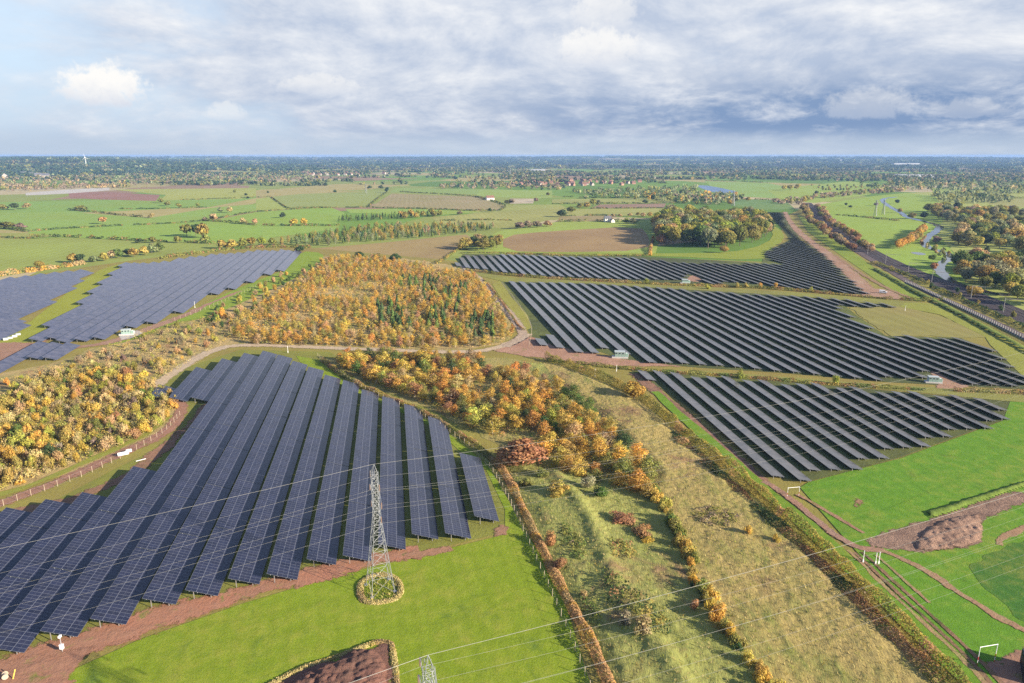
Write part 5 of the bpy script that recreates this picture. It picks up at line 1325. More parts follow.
wood_px([(570, 192), (700, 188), (690, 195), (600, 197)], 22, 'grey green wood beside the village', {'grey green': 4, 'dark green': 2, 'olive': 2})
wood_px([(440, 189), (560, 190), (570, 187), (500, 184), (440, 186)], 24, 'dark wood in front of the village', {'grey brown': 3, 'blue green': 3, 'olive': 2, 'tan': 1})
wood_px([(930, 196), (975, 195), (1010, 198), (1010, 203), (950, 204)], 17, 'grey green tree group behind the river trees', {'grey green': 4, 'dark green': 3, 'olive': 2}, 14)
wood_px([(860, 187), (930, 184), (1060, 186), (1060, 192), (1000, 195), (940, 190), (890, 192)], 24, 'tree belt right of the meadow', {'grey green': 3, 'dark green': 3, 'tan': 1, 'olive': 2}, 12)
wood_px([(770, 176), (1080, 174), (1080, 184), (900, 183), (780, 180)], 30, 'dark woods below the right horizon', {'dark green': 4, 'blue green': 3, 'olive': 2, 'grey brown': 2}, 12)
wood_px([(768, 202), (800, 199), (812, 196), (870, 191), (905, 189), (900, 192), (860, 195), (812, 200), (795, 206)], 17, 'hedge of thin trees beside the far railway', {'grey brown': 4, 'olive': 3, 'tan': 2}, 7, 5)
# skyline woods, leaf colours darkened and blued for cloud shade and haze
def ridge(n, r0, r1, label, rad=26, hgt=17, nq=12, a0=-38, a1=38, wts=None):
    r = np.sqrt(rng.uniform(r0 ** 2, r1 ** 2, n)); a = np.radians(rng.uniform(a0, a1, n)); p_ = np.stack([np.sin(a) * r, np.cos(a) * r], 1)
    g = snoise(p_[:, 0] / 650, p_[:, 1] / 420, 31) + .5 * snoise(p_[:, 0] / 230, p_[:, 1] / 200, 33)
    p_ = p_[g > .62]
    clump_stuff('distant_woodland', p_, label, 9, nq * 2, rad, hgt, wts or {'dark green': 4, 'blue green': 5, 'olive': .6, 'grey green': .6}, hz)
ridge(5200, 5200, 9000, 'woods of the far vale, coloured dark for cloud shade and haze')
ridge(4200, 9000, 14000, 'wooded ridge on the horizon, coloured dark for cloud shade and haze', 44, 20)
ridge(3600, 3750, 6500, 'wooded hillside on the left skyline, coloured dark for cloud shade and haze', 20, 15, 12, -40, -15)


# ------------------------------------------------------------------ rough grass tussocks and reeds
def grass_line(name, pts, width, height, label, weights, dens=150):
    o = hedge(name, pts, width, height, .2, dens, weights, label, None, None, world_pts=True, lump=.2); o['kind'] = 'stuff'


def tussocks(name, pts, label, h, nb, spread, weights, zfun=None, width=.06):
    pts = np.asarray(pts); n = len(pts); i = np.repeat(np.arange(n), nb); m = len(i)
    names = list(weights); p = np.array([weights[q] for q in names], float); ch = rng.choice(len(names), n, p=p / p.sum())
    z0 = np.zeros(n) if zfun is None else zfun(pts)
    a = rng.uniform(0, 6.28, m); r = rng.uniform(0, spread, m); b = np.stack([pts[i, 0] + np.cos(a) * r, pts[i, 1] + np.sin(a) * r, z0[i]], 1)
    hh = h * rng.uniform(.5, 1.25, m); tip = b + np.stack([np.cos(a) * hh * .55, np.sin(a) * hh * .55, hh], 1)
    s = np.stack([-np.sin(a), np.cos(a), a * 0], 1) * width
    q = np.stack([b - s, b + s, tip + s * .5, tip - s * .5], 1)
    me = quads_mesh(name, q, np.array([PAL[k] for k in names])[ch][i] * tints(m, None, .3), [M['blade']]); o = obj(name, me, color=(1, 1, 1)); tag(o, label, None, None, 'stuff')


tp = scatter(ROUGH[ROUGH[:, 1] > 0], 1.15); tp = tp[tp[:, 1] > 98]
den = snoise(tp[:, 0] / 9, tp[:, 1] / 9, 40) + .5 * snoise(tp[:, 0] / 3, tp[:, 1] / 3, 41)
tussocks('grass', tp[den > .55], 'straw coloured tussocks of the rough bank', .38, 10, .55, {'pale straw': 6, 'yellow green': 3, 'dull gold': 2}, lambda p_: rough_z(p_), .05)
tussocks('weeds', tp[den <= .55], 'green weeds among the rough grass', .5, 6, .5, {'yellow green': 3, 'olive': 1, 'pale straw': 4}, lambda p_: rough_z(p_), .06)


# ------------------------------------------------------------------ labels of the plants: colour, size, nearest landmark
LMS = {
    'the orange plantation': {'the gravel track bend': (240, 343), 'the track junction': (505, 338), 'the straight gravel track': (370, 349), 'the dark conifer clump': (388, 317), 'the right conifer clump': (480, 332), 'the back conifers': (418, 286), 'the brown field': (400, 262), 'the bare clearing': (345, 295), 'the climbing track': (492, 298), 'the green verge': (300, 284), 'the central track edge': (430, 346), 'the left track edge': (290, 344)},
    'the left scrub': {'the red dirt track': (60, 472), 'the track bend': (168, 420), 'the white pipes': (125, 452), 'the pink bush': (80, 397), 'the left photo edge': (5, 440), 'the near array tip': (172, 398), 'the small solar block': (40, 384), 'the middle of the scrub': (85, 425)},
    'the thin scrub above the gravel track': {'the gravel track': (180, 362), 'the dirt track': (150, 338), 'the small solar block': (80, 362), 'the clearing': (215, 335), 'the cabin': (126, 342), 'the left photo edge': (5, 385)},
    'the slope below the green verge': {'the dirt track end': (225, 312), 'the plantation': (290, 292), 'the verge corner': (325, 262)},
    'the orange scrub strip': {'the array corner': (345, 366), 'the russet dome tree': (521, 460), 'the grassy clearing': (487, 392), 'the track junction': (520, 370), 'the golden lower end': (655, 495), 'the brown hedge': (430, 405), 'the open rough grass': (590, 412), 'the gravel track': (430, 358), 'the middle of the strip': (560, 425), 'the pylon side': (490, 435), 'the russet bracken': (615, 480)},
    'the golden hedge': {'the lower right array': (640, 390)},
    'the rough bank': {'the bright wire': (640, 610), 'the rust hedge': (545, 530), 'the yellow bush line': (680, 560), 'the golden hedge': (780, 545), 'the russet dome tree': (535, 475)},
    'the yellow bush line': {'its upper end': (655, 496), 'the bright wire': (695, 590), 'its lower end': (765, 683)},
    'the round copse': {'the rust brown corner tree': (661, 245), 'the left edge': (657, 232), 'the back of the copse': (715, 205), 'the far corner': (766, 226), 'the green verge': (740, 248), 'the middle': (710, 228), 'the solar rows': (715, 252)},
    'the small copse by the brown field': {'the brown field': (462, 250), 'the green field': (500, 247)},
    'the conifer belt': {'its left end': (281, 244), 'its right end': (493, 227), 'the brown field side': (400, 239), 'the middle': (385, 232), 'the golden pair': (320, 238), 'the back edge': (440, 223)},
    'the short belt behind': {'its left end': (340, 221), 'its right end': (440, 215), 'its middle': (390, 217)},
    'the railway': {'the far solar block': (803, 210), 'the railway bend': (822, 212), 'the haul track': (835, 242), 'the river meadow': (862, 246), 'the service road': (950, 295), 'the right photo edge': (1015, 318)},
    'the river': {'the tall pale willow': (968, 246), 'the lower river bend': (942, 270), 'the upper river': (895, 205), 'the pale field': (1000, 205), 'the right photo edge': (1020, 240), 'the railway': (985, 300), 'the far bank meadow': (985, 256), 'the middle river': (925, 230), 'the lower right corner': (1020, 290), 'the river pool': (920, 252)},
    'the orange row in the river meadow': {'the river': (924, 231), 'the railway end of the row': (898, 249)},
    'the hedges between the right arrays': {'the small cabin': (690, 280), 'the haul track': (870, 293), 'the turning head': (940, 385), 'the middle array': (740, 376)},
    'the far fields': {'the white strip': (70, 191), 'the ploughed field': (120, 197), 'the round thicket': (81, 210), 'the yellow oak': (203, 238), 'the left photo edge': (0, 220), 'the tan stubble field': (430, 203), 'the conifer belt': (320, 226), 'the farmhouse': (607, 221), 'the village': (560, 185), 'the lake': (715, 189), 'the round copse': (690, 210), 'the striped green field': (335, 200), 'the brown patch': (560, 235), 'the haul track head': (790, 205), 'the pale bare field': (522, 201), 'the vivid pasture': (240, 222)},
    'the left array hedge': {'the yellow green strip': (90, 268), 'the far left solar block': (40, 270), 'the wide array top': (200, 252), 'the plantation': (330, 258), 'the green verge corner': (285, 247)},
    'the far tree rows': {'the meadow left end': (812, 188), 'the meadow right end': (866, 187), 'the meadow middle': (840, 189)},
}


def label_plants():
    groups = {}
    for r, xy, cname, s, noun, area, group in PLANTS:
        lm = min(LMS[area], key=lambda k: math.hypot(*(np.array(proj(*xy)) - np.array(LMS[area][k])) * (1, 2)))
        size = 'tall ' if s > 1.25 else ('small ' if s < .78 else '')
        r['category'] = {'broadleaf tree': 'tree', 'tall tree': 'tree', 'birch': 'birch tree'}.get(noun, noun)
        if group: r['group'] = group
        groups.setdefault((size + cname + ' ' + noun, area, lm), []).append((r, xy))
    for (what, area, lm), rs in groups.items():
        c = at(*LMS[area][lm]); rs.sort(key=lambda q: math.hypot(*(q[1] - c)))
        by = area.startswith(('the railway', 'the river', 'the left array', 'the golden', 'the hedges'))
        for i, (r, _) in enumerate(rs):
            near = 'nearest' if i == 0 else f'{nth(i + 1)} nearest'
            ar = area
            for _k in range(3):
                lab = f'{what} {"by" if by else "in"} {ar}, {near} {lm}'
                if len(lab.replace('-', ' ').split()) <= 15: break
                ar = {'the thin scrub above the gravel track': 'the thin scrub', 'the hedges between the right arrays': 'the hedges', 'the slope below the green verge': 'the slope', 'the small copse by the brown field': 'the small copse', 'the thin scrub': 'the scrub', 'the orange row in the river meadow': 'the orange row', 'the orange scrub strip': 'the strip', 'the orange plantation': 'the plantation', 'the conifer belt': 'the belt', 'the short belt behind': 'the short belt', 'the round copse': 'the copse', 'the left array hedge': 'the hedge'}.get(ar, ar)
            if len(lab.replace('-', ' ').split()) > 15 and ', ' in lab: lab = lab.replace('the brown field side', 'the brown field').replace(' broadleaf tree', ' tree')
            r['label'] = lab


label_plants()
# ------------------------------------------------------------------ pylons and wires
LINE = np.array([0.905, 0.425]); LINE /= np.hypot(*LINE)          # direction of the power lines
LANG = math.atan2(LINE[1], LINE[0])
def pylon_parts(hgt, base, waist, detail=True, r=.047):
    """legs along local axes; cross-arms along local Y (square to the wires); returns {name: [mesh, ...]}"""
    out = {'leg': [], 'bracing': [], 'crossarm': [], 'peak': []}
    def wid(z):
        t = z / hgt
        return base / 2 * (1 - t / .62) + waist / 2 * (t / .62) if t < .62 else waist / 2
    zs = [0]; z = 0
    while z < hgt * .93: z += max(1.5, wid(z) * 1.55); zs.append(min(z, hgt * .93))
    for sx in (-1, 1):
        for sy in (-1, 1):
            b = MB(); b.tube([(sx * wid(z), sy * wid(z), z) for z in zs], r * 1.35, 0, 4, r); b.box((sx * wid(0), sy * wid(0), .1), (.7, .7, .5))
            out['leg'].append(b.mesh('leg', M['lattice']))
    b = MB()
    for z0, z1 in zip(zs[:-1], zs[1:]):
        w0, w1 = wid(z0), wid(z1)
        for s in (-1, 1):
            b.bar((-w0, s * w0, z0), (w1, s * w1, z1), r * .6, 0, 3); b.bar((w0, s * w0, z0), (-w1, s * w1, z1), r * .6, 0, 3)
            b.bar((s * w0, -w0, z0), (s * w1, w1, z1), r * .6, 0, 3); b.bar((s * w0, w0, z0), (s * w1, -w1, z1), r * .6, 0, 3)
            b.bar((-w1, s * w1, z1), (w1, s * w1, z1), r * .55, 0, 3); b.bar((s * w1, -w1, z1), (s * w1, w1, z1), r * .55, 0, 3)
    out['bracing'].append(b.mesh('bracing', M['lattice']))
    w_ = waist / 2; zt = hgt * .93
    b = MB()
    for sx in (-1, 1):
        for sy in (-1, 1): b.bar((sx * w_, sy * w_, zt), (0, 0, hgt), r, 0, 4)
    out['peak'].append(b.mesh('peak', M['lattice']))
    for f, L in ((.66, 3.3), (.78, 4.0), (.90, 3.0)):
        for s in (-1, 1):
            b = MB(); z = hgt * f
            for sx in (-1, 1):
                b.bar((sx * w_, s * w_, z), (0, s * (w_ + L), z), r * .8, 0, 4); b.bar((sx * w_, s * w_, z + 1.5), (0, s * (w_ + L), z), r * .7, 0, 4)
                for q in (.3, .6): b.bar((sx * w_ * (1 - q), s * (w_ + L * q), z), (sx * w_ * (1 - q), s * (w_ + L * q), z + 1.5 * (1 - q)), r * .5, 0, 3)
            out['crossarm'].append((b.mesh('crossarm', M['lattice']), (0, s * (w_ + L), z)))
    return out


def insul_mesh():
    b = MB(); b.bar((0, 0, 0), (0, 0, -1.5), .03, 0, 5)
    for k in range(9): b.bar((0, 0, -.15 - k * .15), (0, 0, -.21 - k * .15), .13, 0, 8)
    return b.mesh('insulator', M['insul'])


_ins = insul_mesh(); _py = pylon_parts(29.0, 5.0, 1.25)
def pylon(xy, rz, label, s=1.0, group=None, detail=True, parts=None):
    pp = parts or _py
    r = empty('lattice_pylon', (xy[0], xy[1], 0), rz); r.scale = (s, s, s); tag(r, label, 'pylon', group)
    for m in pp['leg']: obj('leg', m, r)
    obj('bracing', pp['bracing'][0], r); obj('peak', pp['peak'][0], r); ends = []
    for m, e in pp['crossarm']:
        a = obj('crossarm', m, r)
        if detail: obj('insulator', _ins, a, e)
        ends.append(e)
    return r, ends


P1 = at(380.5, 589); P2 = at(428, 655, 29.0)
p1, ends = pylon(P1, LANG, 'pale grey lattice pylon standing in a ring of dry grass by the near array', group='pylons')
p2, _ = pylon(P2, LANG, 'pale lattice pylon cut by the bottom edge, only its tip in view', group='pylons')
_fp = pylon_parts(40.0, 7.0, 2.4, r=.22)
for x, y, s, lab in ((875, 216, .62, 'faint grey pylon in the river meadow'), (883, 214.5, .60, 'faint grey pylon just right of the meadow pylon'), (733, 206, .7, 'distant white pylon behind the round copse'), (366, 193.5, .6, 'tiny dark pylon beyond the striped green field'), (510, 176, 1.0, 'very distant pylon above the village'), (660, 172, 1.0, 'very distant pylon left of the lake')):
    pylon(at(x, y), LANG + .6, lab, s, 'distant pylons', False, _fp)


def wire_pts(a, b, sag, n=26):
    a = np.array(a); b = np.array(b)
    t = np.linspace(0, 1, n)[:, None]; p = a * (1 - t) + b * t; p[:, 2] -= (4 * sag * t * (1 - t))[:, 0]; return p


def wire(a, b, sag, r, label, m='wire'):
    mb = MB(); mb.tube(wire_pts(a, b, sag), r, 0, 5); tag(mb.build('power_wire', M[m]), label, 'wire', 'power line wires')


SPAN = 260.0
def local(P_, e): return np.array([P_[0] - math.sin(LANG) * e[1], P_[1] + math.cos(LANG) * e[1], e[2] - 1.55])
arm = ['lower', 'middle', 'upper']
for Pk, nm in ((P1, 'the standing pylon'), (P2, 'the pylon at the bottom edge')):
    for sgn, side in ((1, 'right'), (-1, 'left')):
        top = np.array([Pk[0], Pk[1], 29.0]); e2 = top + np.r_[LINE * SPAN * sgn, 0]
        wire(top, e2, 4.0, .020 if nm[4] == 's' else .025, f'pale earth wire from the tip of {nm} to the {side}')
        for i, e in enumerate(ends):
            a = local(Pk, e); b = a + np.r_[LINE * SPAN * sgn, 0]
            wire(a, b, 6.5, .011, f'{arm[i // 2]} thin conductor on the {"near" if e[1] < 0 else "far"} side of {nm}, running {side}')

# ring of dry grass round the pylon foot, and the excavation with its grass rim
def ring_pts(poly, width, spacing):
    a = scatter(np.asarray(poly), spacing); d, _ = seg_dist(a, np.vstack([poly, poly[:1]])); return a[d < width]


RING = chaikin(P((361, 581), (381, 574), (398, 579), (402, 592), (396, 601), (366, 605), (359, 595)), 1, True)
grass_line('grass', np.vstack([RING, RING[:1]]), 1.6, .65, 'ring of tall straw grass round the pylon foot', {'pale straw': 6, 'tan': 1})
tussocks('weeds', scatter(RING, .5), 'green weeds inside the ring of straw grass', .55, 6, .3, {'yellow green': 3, 'pale straw': 2, 'mid green': 1}, None, .08)
EX = P((262, 690), (300, 670), (345, 655), (390, 638), (394, 660), (397, 690), (400, 720), (250, 730))
sheet('dirt_patch', EX, 'clods', (0.19, 0.095, 0.068), 12, 'excavated dark red soil at the bottom edge', world_pts=True, jit=.6)
grass_line('grass', np.vstack([EX, EX[:1]]), 1.5, .6, 'strip of tall straw grass round the excavation', {'pale straw': 5, 'dull gold': 1, 'tan': 2})


def mound(name, poly, hgt, label, mat, c, g=.5, rough_=.5, cat='spoil heap', f=.9):
    poly = np.asarray(poly); lo, hi = poly.min(0), poly.max(0)
    X, Y = np.meshgrid(np.arange(lo[0], hi[0], g), np.arange(lo[1], hi[1], g)); q = np.stack([X.ravel(), Y.ravel()], 1)
    ins = inpoly(q, poly); d, _ = seg_dist(q, np.vstack([poly, poly[:1]])); d = np.where(ins, d, 0)
    z = hgt * (1 - np.exp(-d * f / 1.6)) * (.65 + .7 * snoise(q[:, 0] / 4, q[:, 1] / 4, 50)) + ins * rough_ * (snoise(q[:, 0] / .9, q[:, 1] / .9, 51) + .6 * snoise(q[:, 0] / .45, q[:, 1] / .45, 52)) * np.clip(d, 0, 1)
    n = X.shape[1]; I = ins.reshape(X.shape); ok = I[:-1, :-1] & I[1:, :-1] & I[:-1, 1:] & I[1:, 1:]; ii, jj = np.nonzero(ok); a = ii * n + jj
    F_ = np.stack([a, a + 1, a + n + 1, a + n], 1); u = np.unique(F_); mp = -np.ones(len(q), int); mp[u] = np.arange(len(u))
    me = bpy.data.meshes.new(name); me.from_pydata(np.c_[q[u], z[u] + .25].tolist(), [], mp[F_].tolist()); me.materials.append(M[mat]); me.polygons.foreach_set('use_smooth', [True] * len(F_))
    at_ = me.attributes.new('edge', 'FLOAT', 'POINT'); at_.data.foreach_set('value', np.clip(d[u] / 1.6 + .12, 0, 1).astype(np.float32)); me.update()
    o = obj(name, me, color=c); tag(o, label, cat); return o


mound('soil_heap', P((285, 690), (300, 678), (335, 665), (352, 652), (378, 652), (388, 668), (390, 690), (330, 720)), 1.3, 'low heap of dark red clods in the grass rimmed pit', 'clods', (0.17, 0.085, 0.062), .3, .6)
mound('soil_heap', P((912, 545), (922, 532), (938, 522), (958, 517), (980, 514), (984, 528), (984, 541), (965, 549), (935, 553), (916, 552)), 0.45, 'low brown spoil heap beside the right pasture', 'clods', (0.31, 0.195, 0.135), .4, .4, f=.45)
mound('grass_bank', P((925, 512), (950, 505), (990, 492), (1030, 480), (1030, 486), (990, 500), (950, 515), (930, 520)), .6, 'low grassy bank behind the spoil heap', 'bank', (0.12, 0.17, 0.03), .6, .4, 'bank')
mound('embankment', P((868, 268), (880, 270), (915, 290), (960, 312), (1000, 334), (1060, 368), (1060, 374), (1000, 340), (957, 316), (912, 293), (882, 275)), 1.8, 'long green embankment between the array and the service road', 'bank', (0.12, 0.16, 0.03), 1.5, .4, 'embankment', .5)


# ------------------------------------------------------------------ fences, goal frames, small site things
def fence_line(px, step, h, label, zf=None, post_m='wood', r=.06, wires=2, group='site fences', world_pts=False):
    p = resample(chaikin(np.asarray(px, float) if world_pts else P(*px), 2), step)[:100]
    f = empty('fence', (p[0][0], p[0][1], 0)); tag(f, label, 'fence', group)
    b = MB(); b.bar((0, 0, -.2), (0, 0, h), r, 0, 6); pm = b.mesh('post', M[post_m])
    for q in p: obj('post', pm, f, (q[0] - p[0][0], q[1] - p[0][1], 0), random.uniform(0, 1))
    b = MB()
    for k in range(wires):
        z = h * (.25 + .7 * k / max(1, wires - 1))
        for a, c in zip(p[:-1], p[1:]): b.bar((a[0] - p[0][0], a[1] - p[0][1], z), (c[0] - p[0][0], c[1] - p[0][1], z), .006, 0, 3)
    b.build('wire_strand', M['alu'], f); return f


fence_line([(318, 357), (340, 376), (370, 394), (402, 407), (434, 423), (468, 446), (490, 468), (506, 494), (520, 525), (539, 567), (556, 605), (571, 640), (590, 690)], 3.4, 2.0, 'deer fence of wooden posts along the rust hedge')
fence_line([(-10, 512), (20, 500), (55, 488), (95, 472), (128, 455), (152, 442), (170, 428), (180, 416)], 3.4, 2.0, 'deer fence of pale posts along the red dirt track')
fence_line([(175, 321), (200, 312), (225, 302), (250, 290), (275, 279)], 5.0, 2.0, 'deer fence below the wide left array')
fence_line([(502, 284), (512, 297), (524, 313), (533, 329), (529, 347)], 5.0, 2.0, 'deer fence at the left edge of the middle right array')


def goal(a, b, h, label, m='white'):
    pa, pb = at(*a), at(*b); f = empty('height_barrier', (pa[0], pa[1], 0)); tag(f, label, 'barrier frame', 'height barrier frames'); d = pb - pa
    for o_ in ((0, 0), tuple(d)):
        q = MB()
        for k in range(6): q.bar((o_[0], o_[1], h * k / 6 - (.2 if k == 0 else 0)), (o_[0], o_[1], h * (k + 1) / 6), .06, 0 if k % 2 or k > 2 else 1, 8)
        q.build('post', [M['white'], M['red']], f)
    q = MB(); q.bar((-d[0] * .02, -d[1] * .02, h), (d[0] * 1.02, d[1] * 1.02, h), .06, 0, 8); q.build('crossbar', M[m], f)


goal((787, 498), (798.5, 497), 3.0, 'white goal shaped height frame over the pink track by the lower array')
goal((976.7, 666), (994, 663), 4.0, 'white goal shaped height frame over the rutted track at the bottom right')


def marker(x, y, h, label, n=1):
    c = at(x, y); f = empty('marker_post', (c[0], c[1], 0)); tag(f, label, 'marker post', 'marker posts')
    b = MB(); b.bar((0, 0, -.2), (0, 0, h), .08, 0, 8); b.build('pole', M['white'], f)
    b = MB(); b.box((0, 0, .45), (.26, .26, .9)); b.build('base_sleeve', M['white'], f)
marker(862.8, 563, 3.2, 'white marker post left of the rutted track'); marker(875.3, 564.5, 3.0, 'first of two white marker posts right of the rutted track'); marker(878.4, 564.5, 3.2, 'second of two white marker posts right of the rutted track')
marker(595, 377, 3.6, 'pale post standing in the hedge by the track junction'); marker(616.5, 371.5, 3.0, 'white post beside the amber tree')
marker(288, 353, 3.4, 'white post at the top of the near array'); marker(195, 308, 4.0, 'white post below the wide left array'); marker(905, 311, 3.4, 'white post in the tan field between solar rows')


def camera_mast(x, y, h, label):
    c = at(x, y); f = empty('camera_mast', (c[0], c[1], 0)); tag(f, label, 'camera mast')
    b = MB(); b.bar((0, 0, -.2), (0, 0, h), .07, 0, 8); b.build('pole', M['alu'], f)
    b = MB(); b.box((0, 0, 1.2), (.62, .45, .85)); b.box((0, 0, 1.66), (.70, .52, .07)); b.build('cabinet', M['white'], f)
    b = MB(); b.box((0, 0, h + .12), (.36, .62, .40)); b.bar((0, .3, h + .1), (0, .48, h + .06), .10, 0, 8); b.build('camera_housing', M['white'], f)
    b = MB(); b.box((0, 0, .04), (.9, .9, .3)); b.build('footing', M['concrete'], f)
camera_mast(62.6, 652.3, 3.3, 'white camera mast with a box on the red dirt beside the near array')


def cabin(x, y, rz, label, s=1.0, green=True):
    c = at(x, y); f = empty('inverter_station', (c[0], c[1], 0.2), rz); f.scale = (s, s, s); tag(f, label, 'inverter station', 'inverter stations')
    b = MB(); b.box((0, 0, .3), (7.0, 2.9, .6)); b.build('plinth', M['concrete'], f)
    b = MB(); b.box((-.2, 0, 1.7), (4.2, 2.3, 2.2)); bd = b.build('cabinet', M['cabin'], f)
    b = MB(); b.box((-.2, 0, 2.87), (4.5, 2.6, .14)); b.build('roof', M['cabin'], f)
    for i in range(3):
        b = MB(); b.box((-1.6 + i * 1.4, -1.17, 1.65), (1.15, .05, 1.85)); d = b.build('door', M['cabin_green'] if green else M['cabin'], f)
        b = MB(); b.box((-1.6 + i * 1.4, -1.215, 2.15), (.8, .03, .5)); b.build('vent', M['dark'], d)
    b = MB(); b.box((2.75, 0, 1.35), (1.3, 1.7, 1.5)); tr = b.build('transformer', M['cabin_green'], f)
    for k in range(6):
        b = MB(); b.box((3.5, -.75 + k * .3, 1.3), (.22, .06, 1.1)); b.build('cooling_fin', M['steel'], tr)
    b = MB(); b.box((2.75, 0, 2.2), (.6, .5, .2)); b.build('bushing_box', M['white'], tr)
cabin(620, 358, R(-8), 'pale inverter station at the lower edge of the middle right array', 1.05)
cabin(685, 283.5, R(-5), 'pale inverter station in the notch of the upper right array')
cabin(933, 383, R(-12), 'pale inverter station by the gravel turning head', .9)
cabin(127, 335, R(15), 'pale inverter station below the wide left array', 1.0)


def pallets(x, y, rz, n, label):
    c = at(x, y); f = empty('panel_pallet', (c[0], c[1], .2), rz); tag(f, label, 'pallet stack', 'pallet stacks')
    b = MB()
    for k in range(3): b.box((0, -.6 + k * .6, .07), (2.0, .12, .14))
    b.build('pallet', M['wood'], f)
    b = MB(); b.box((0, 0, .14 + n * .1), (2.1, 1.15, n * .2)); b.build('stack', M['cabin'], f)
for i, (x, y) in enumerate(((6, 340.5), (10.5, 339), (15, 337.5), (18.5, 335.5))): pallets(x, y, R(30), 5 - i % 2, f'pale pallet stack by the far left block, {nth(i + 1)} from the photo edge')


def pipe(x, y, rz, L, r, label):
    c = at(x, y); b = MB(); b.tube([(-L / 2, 0, r), (0, 0, r), (L / 2, 0, r)], r, 0, 14); o = b.build('pipe', M['white'], None, False, (c[0], c[1], .25), rz); tag(o, label, 'pipe', 'white pipes')
pipe(123.5, 456, R(34), 3.0, .55, 'longer white pipe lying beside the scrub edge'); pipe(129, 453, R(34), 1.6, .5, 'shorter white pipe lying beside the scrub edge'); pipe(141, 461, R(42), 2.8, .09, 'thin white pole lying beside the red dirt track')


def van(x, y, rz, label, body='white'):
    c = at(x, y); f = empty('parked_van', (c[0], c[1], .25), rz); tag(f, label, 'van')
    b = MB(); L, Wd = 4.9, 1.95
    prof = [(-L / 2, .35), (L / 2, .35), (L / 2, 1.0), (L / 2 - .8, 1.15), (L / 2 - 1.5, 1.95), (-L / 2 + .1, 2.0), (-L / 2, 1.8)]
    for s in (-1, 1): b.face([(px_, s * Wd / 2, pz) for px_, pz in (prof if s < 0 else prof[::-1])])
    for i in range(len(prof)):
        a, e = prof[i], prof[(i + 1) % len(prof)]; b.face([(a[0], -Wd / 2, a[1]), (a[0], Wd / 2, a[1]), (e[0], Wd / 2, e[1]), (e[0], -Wd / 2, e[1])])
    b.build('body', M[body], f)
    b = MB(); b.face([(L / 2 - .84, -.8, 1.22), (L / 2 - .84, .8, 1.22), (L / 2 - 1.44, .8, 1.9), (L / 2 - 1.44, -.8, 1.9)]); o = b.build('windscreen', M['glass'], f); o.location.x = .02
    for s in (-1, 1):
        b = MB(); b.box((.55, s * (Wd / 2 + .01), 1.55), (.9, .03, .5)); b.build('side_window', M['glass'], f)
        for xx in (-1.5, 1.5):
            b = MB(); b.bar((xx, s * (Wd / 2 - .2), .35), (xx, s * (Wd / 2 + .02), .35), .35, 0, 16); wq = b.build('wheel', M['dark'], f)
            b = MB(); b.bar((xx, s * (Wd / 2 + .021), .35), (xx, s * (Wd / 2 + .04), .35), .19, 0, 12); b.build('rim', M['alu'], wq)
van(883, 293.5, R(-25), 'white van parked at the end of the haul track')


def store(x, y, rz, label):
    c = at(x, y); f = empty('site_store', (c[0], c[1], .25), rz); tag(f, label, 'storage container')
    b = MB(); b.box((0, 0, 1.5), (6.1, 2.6, 2.9))
    for k in range(20):
        b.box((-2.9 + k * .305, -1.33, 1.5), (.15, .06, 2.6)); b.box((-2.9 + k * .305, 1.33, 1.5), (.15, .06, 2.6))
    b.build('container', M['dark'], f)
    for k in range(4): b = MB(); b.box((-2.2 + k * 1.45, 0, 3.02), (1.1, 2.3, .10)); b.build('roof_panel', M['cabin'], f)
    b = MB(); b.box((-3.09, 0, 1.5), (.07, 2.3, 2.6)); d = b.build('door', M['dark'], f); b = MB(); b.bar((-3.16, .1, .4), (-3.16, .1, 2.7), .03); b.build('lock_bar', M['alu'], d)
store(1030, 676, R(60), 'dark storage container with pale roof strips at the right photo edge')


def skip(x, y, label):
    c = at(x, y); f = empty('cable_reel_stand', (c[0], c[1], .25), R(35)); tag(f, label, 'cable reel')
    for s in (-1, 1): b = MB(); b.bar((0, s * .45, .7), (0, s * .52, .7), .5, 0, 20); b.build('flange', M['wood'], f)
    b = MB(); b.bar((0, -.45, .7), (0, .45, .7), .38, 0, 16); b.build('cable_drum', M['wood'], f)
skip(6, 680, 'yellow and white cable reel in the bottom left corner')
def leaning_post(x, y, label):
    c = at(x, y); b = MB(); b.bar((0, 0, -.1), (.5, .3, 1.7), .09, 0, 8); tag(b.build('marker_stake', M['yellow'], None, False, (c[0], c[1], .25)), label, 'stake')
leaning_post(13, 680, 'pale yellow stake leaning beside the cable reel')

# ------------------------------------------------------------------ railway
rail = resample(chaikin(P((806, 203), (822, 219), (846, 238), (872, 254), (905, 270), (945, 285), (990, 303), (1040, 324), (1120, 360)), 3), 6.0)
dr = np.gradient(rail, axis=0); dr /= np.hypot(*dr.T)[:, None]; nr_ = np.stack([-dr[:, 1], dr[:, 0]], 1)
for off, lab in ((4.6, 'far railway track on the dark ballast'), (.9, 'near railway track on the dark ballast')):
    t = empty('railway_track'); tag(t, lab, 'railway track', 'railway tracks')
    for g in (-.72, .72):
        b = MB(); p = rail + nr_ * (off + g)
        for a, c in zip(p[:-1], p[1:]): b.bar((*a, .48), (*c, .48), .06, 0, 4)
        b.build('rail', M['rail_steel'], t)
    b = MB(); p = resample(rail + nr_ * off, 1.3); dd = np.gradient(p, axis=0)
    for q, d in zip(p, dd): b.box((q[0], q[1], .36), (.26, 2.5, .14), 0, math.atan2(d[1], d[0]))
    b.build('sleepers', M['sleeper'], t)
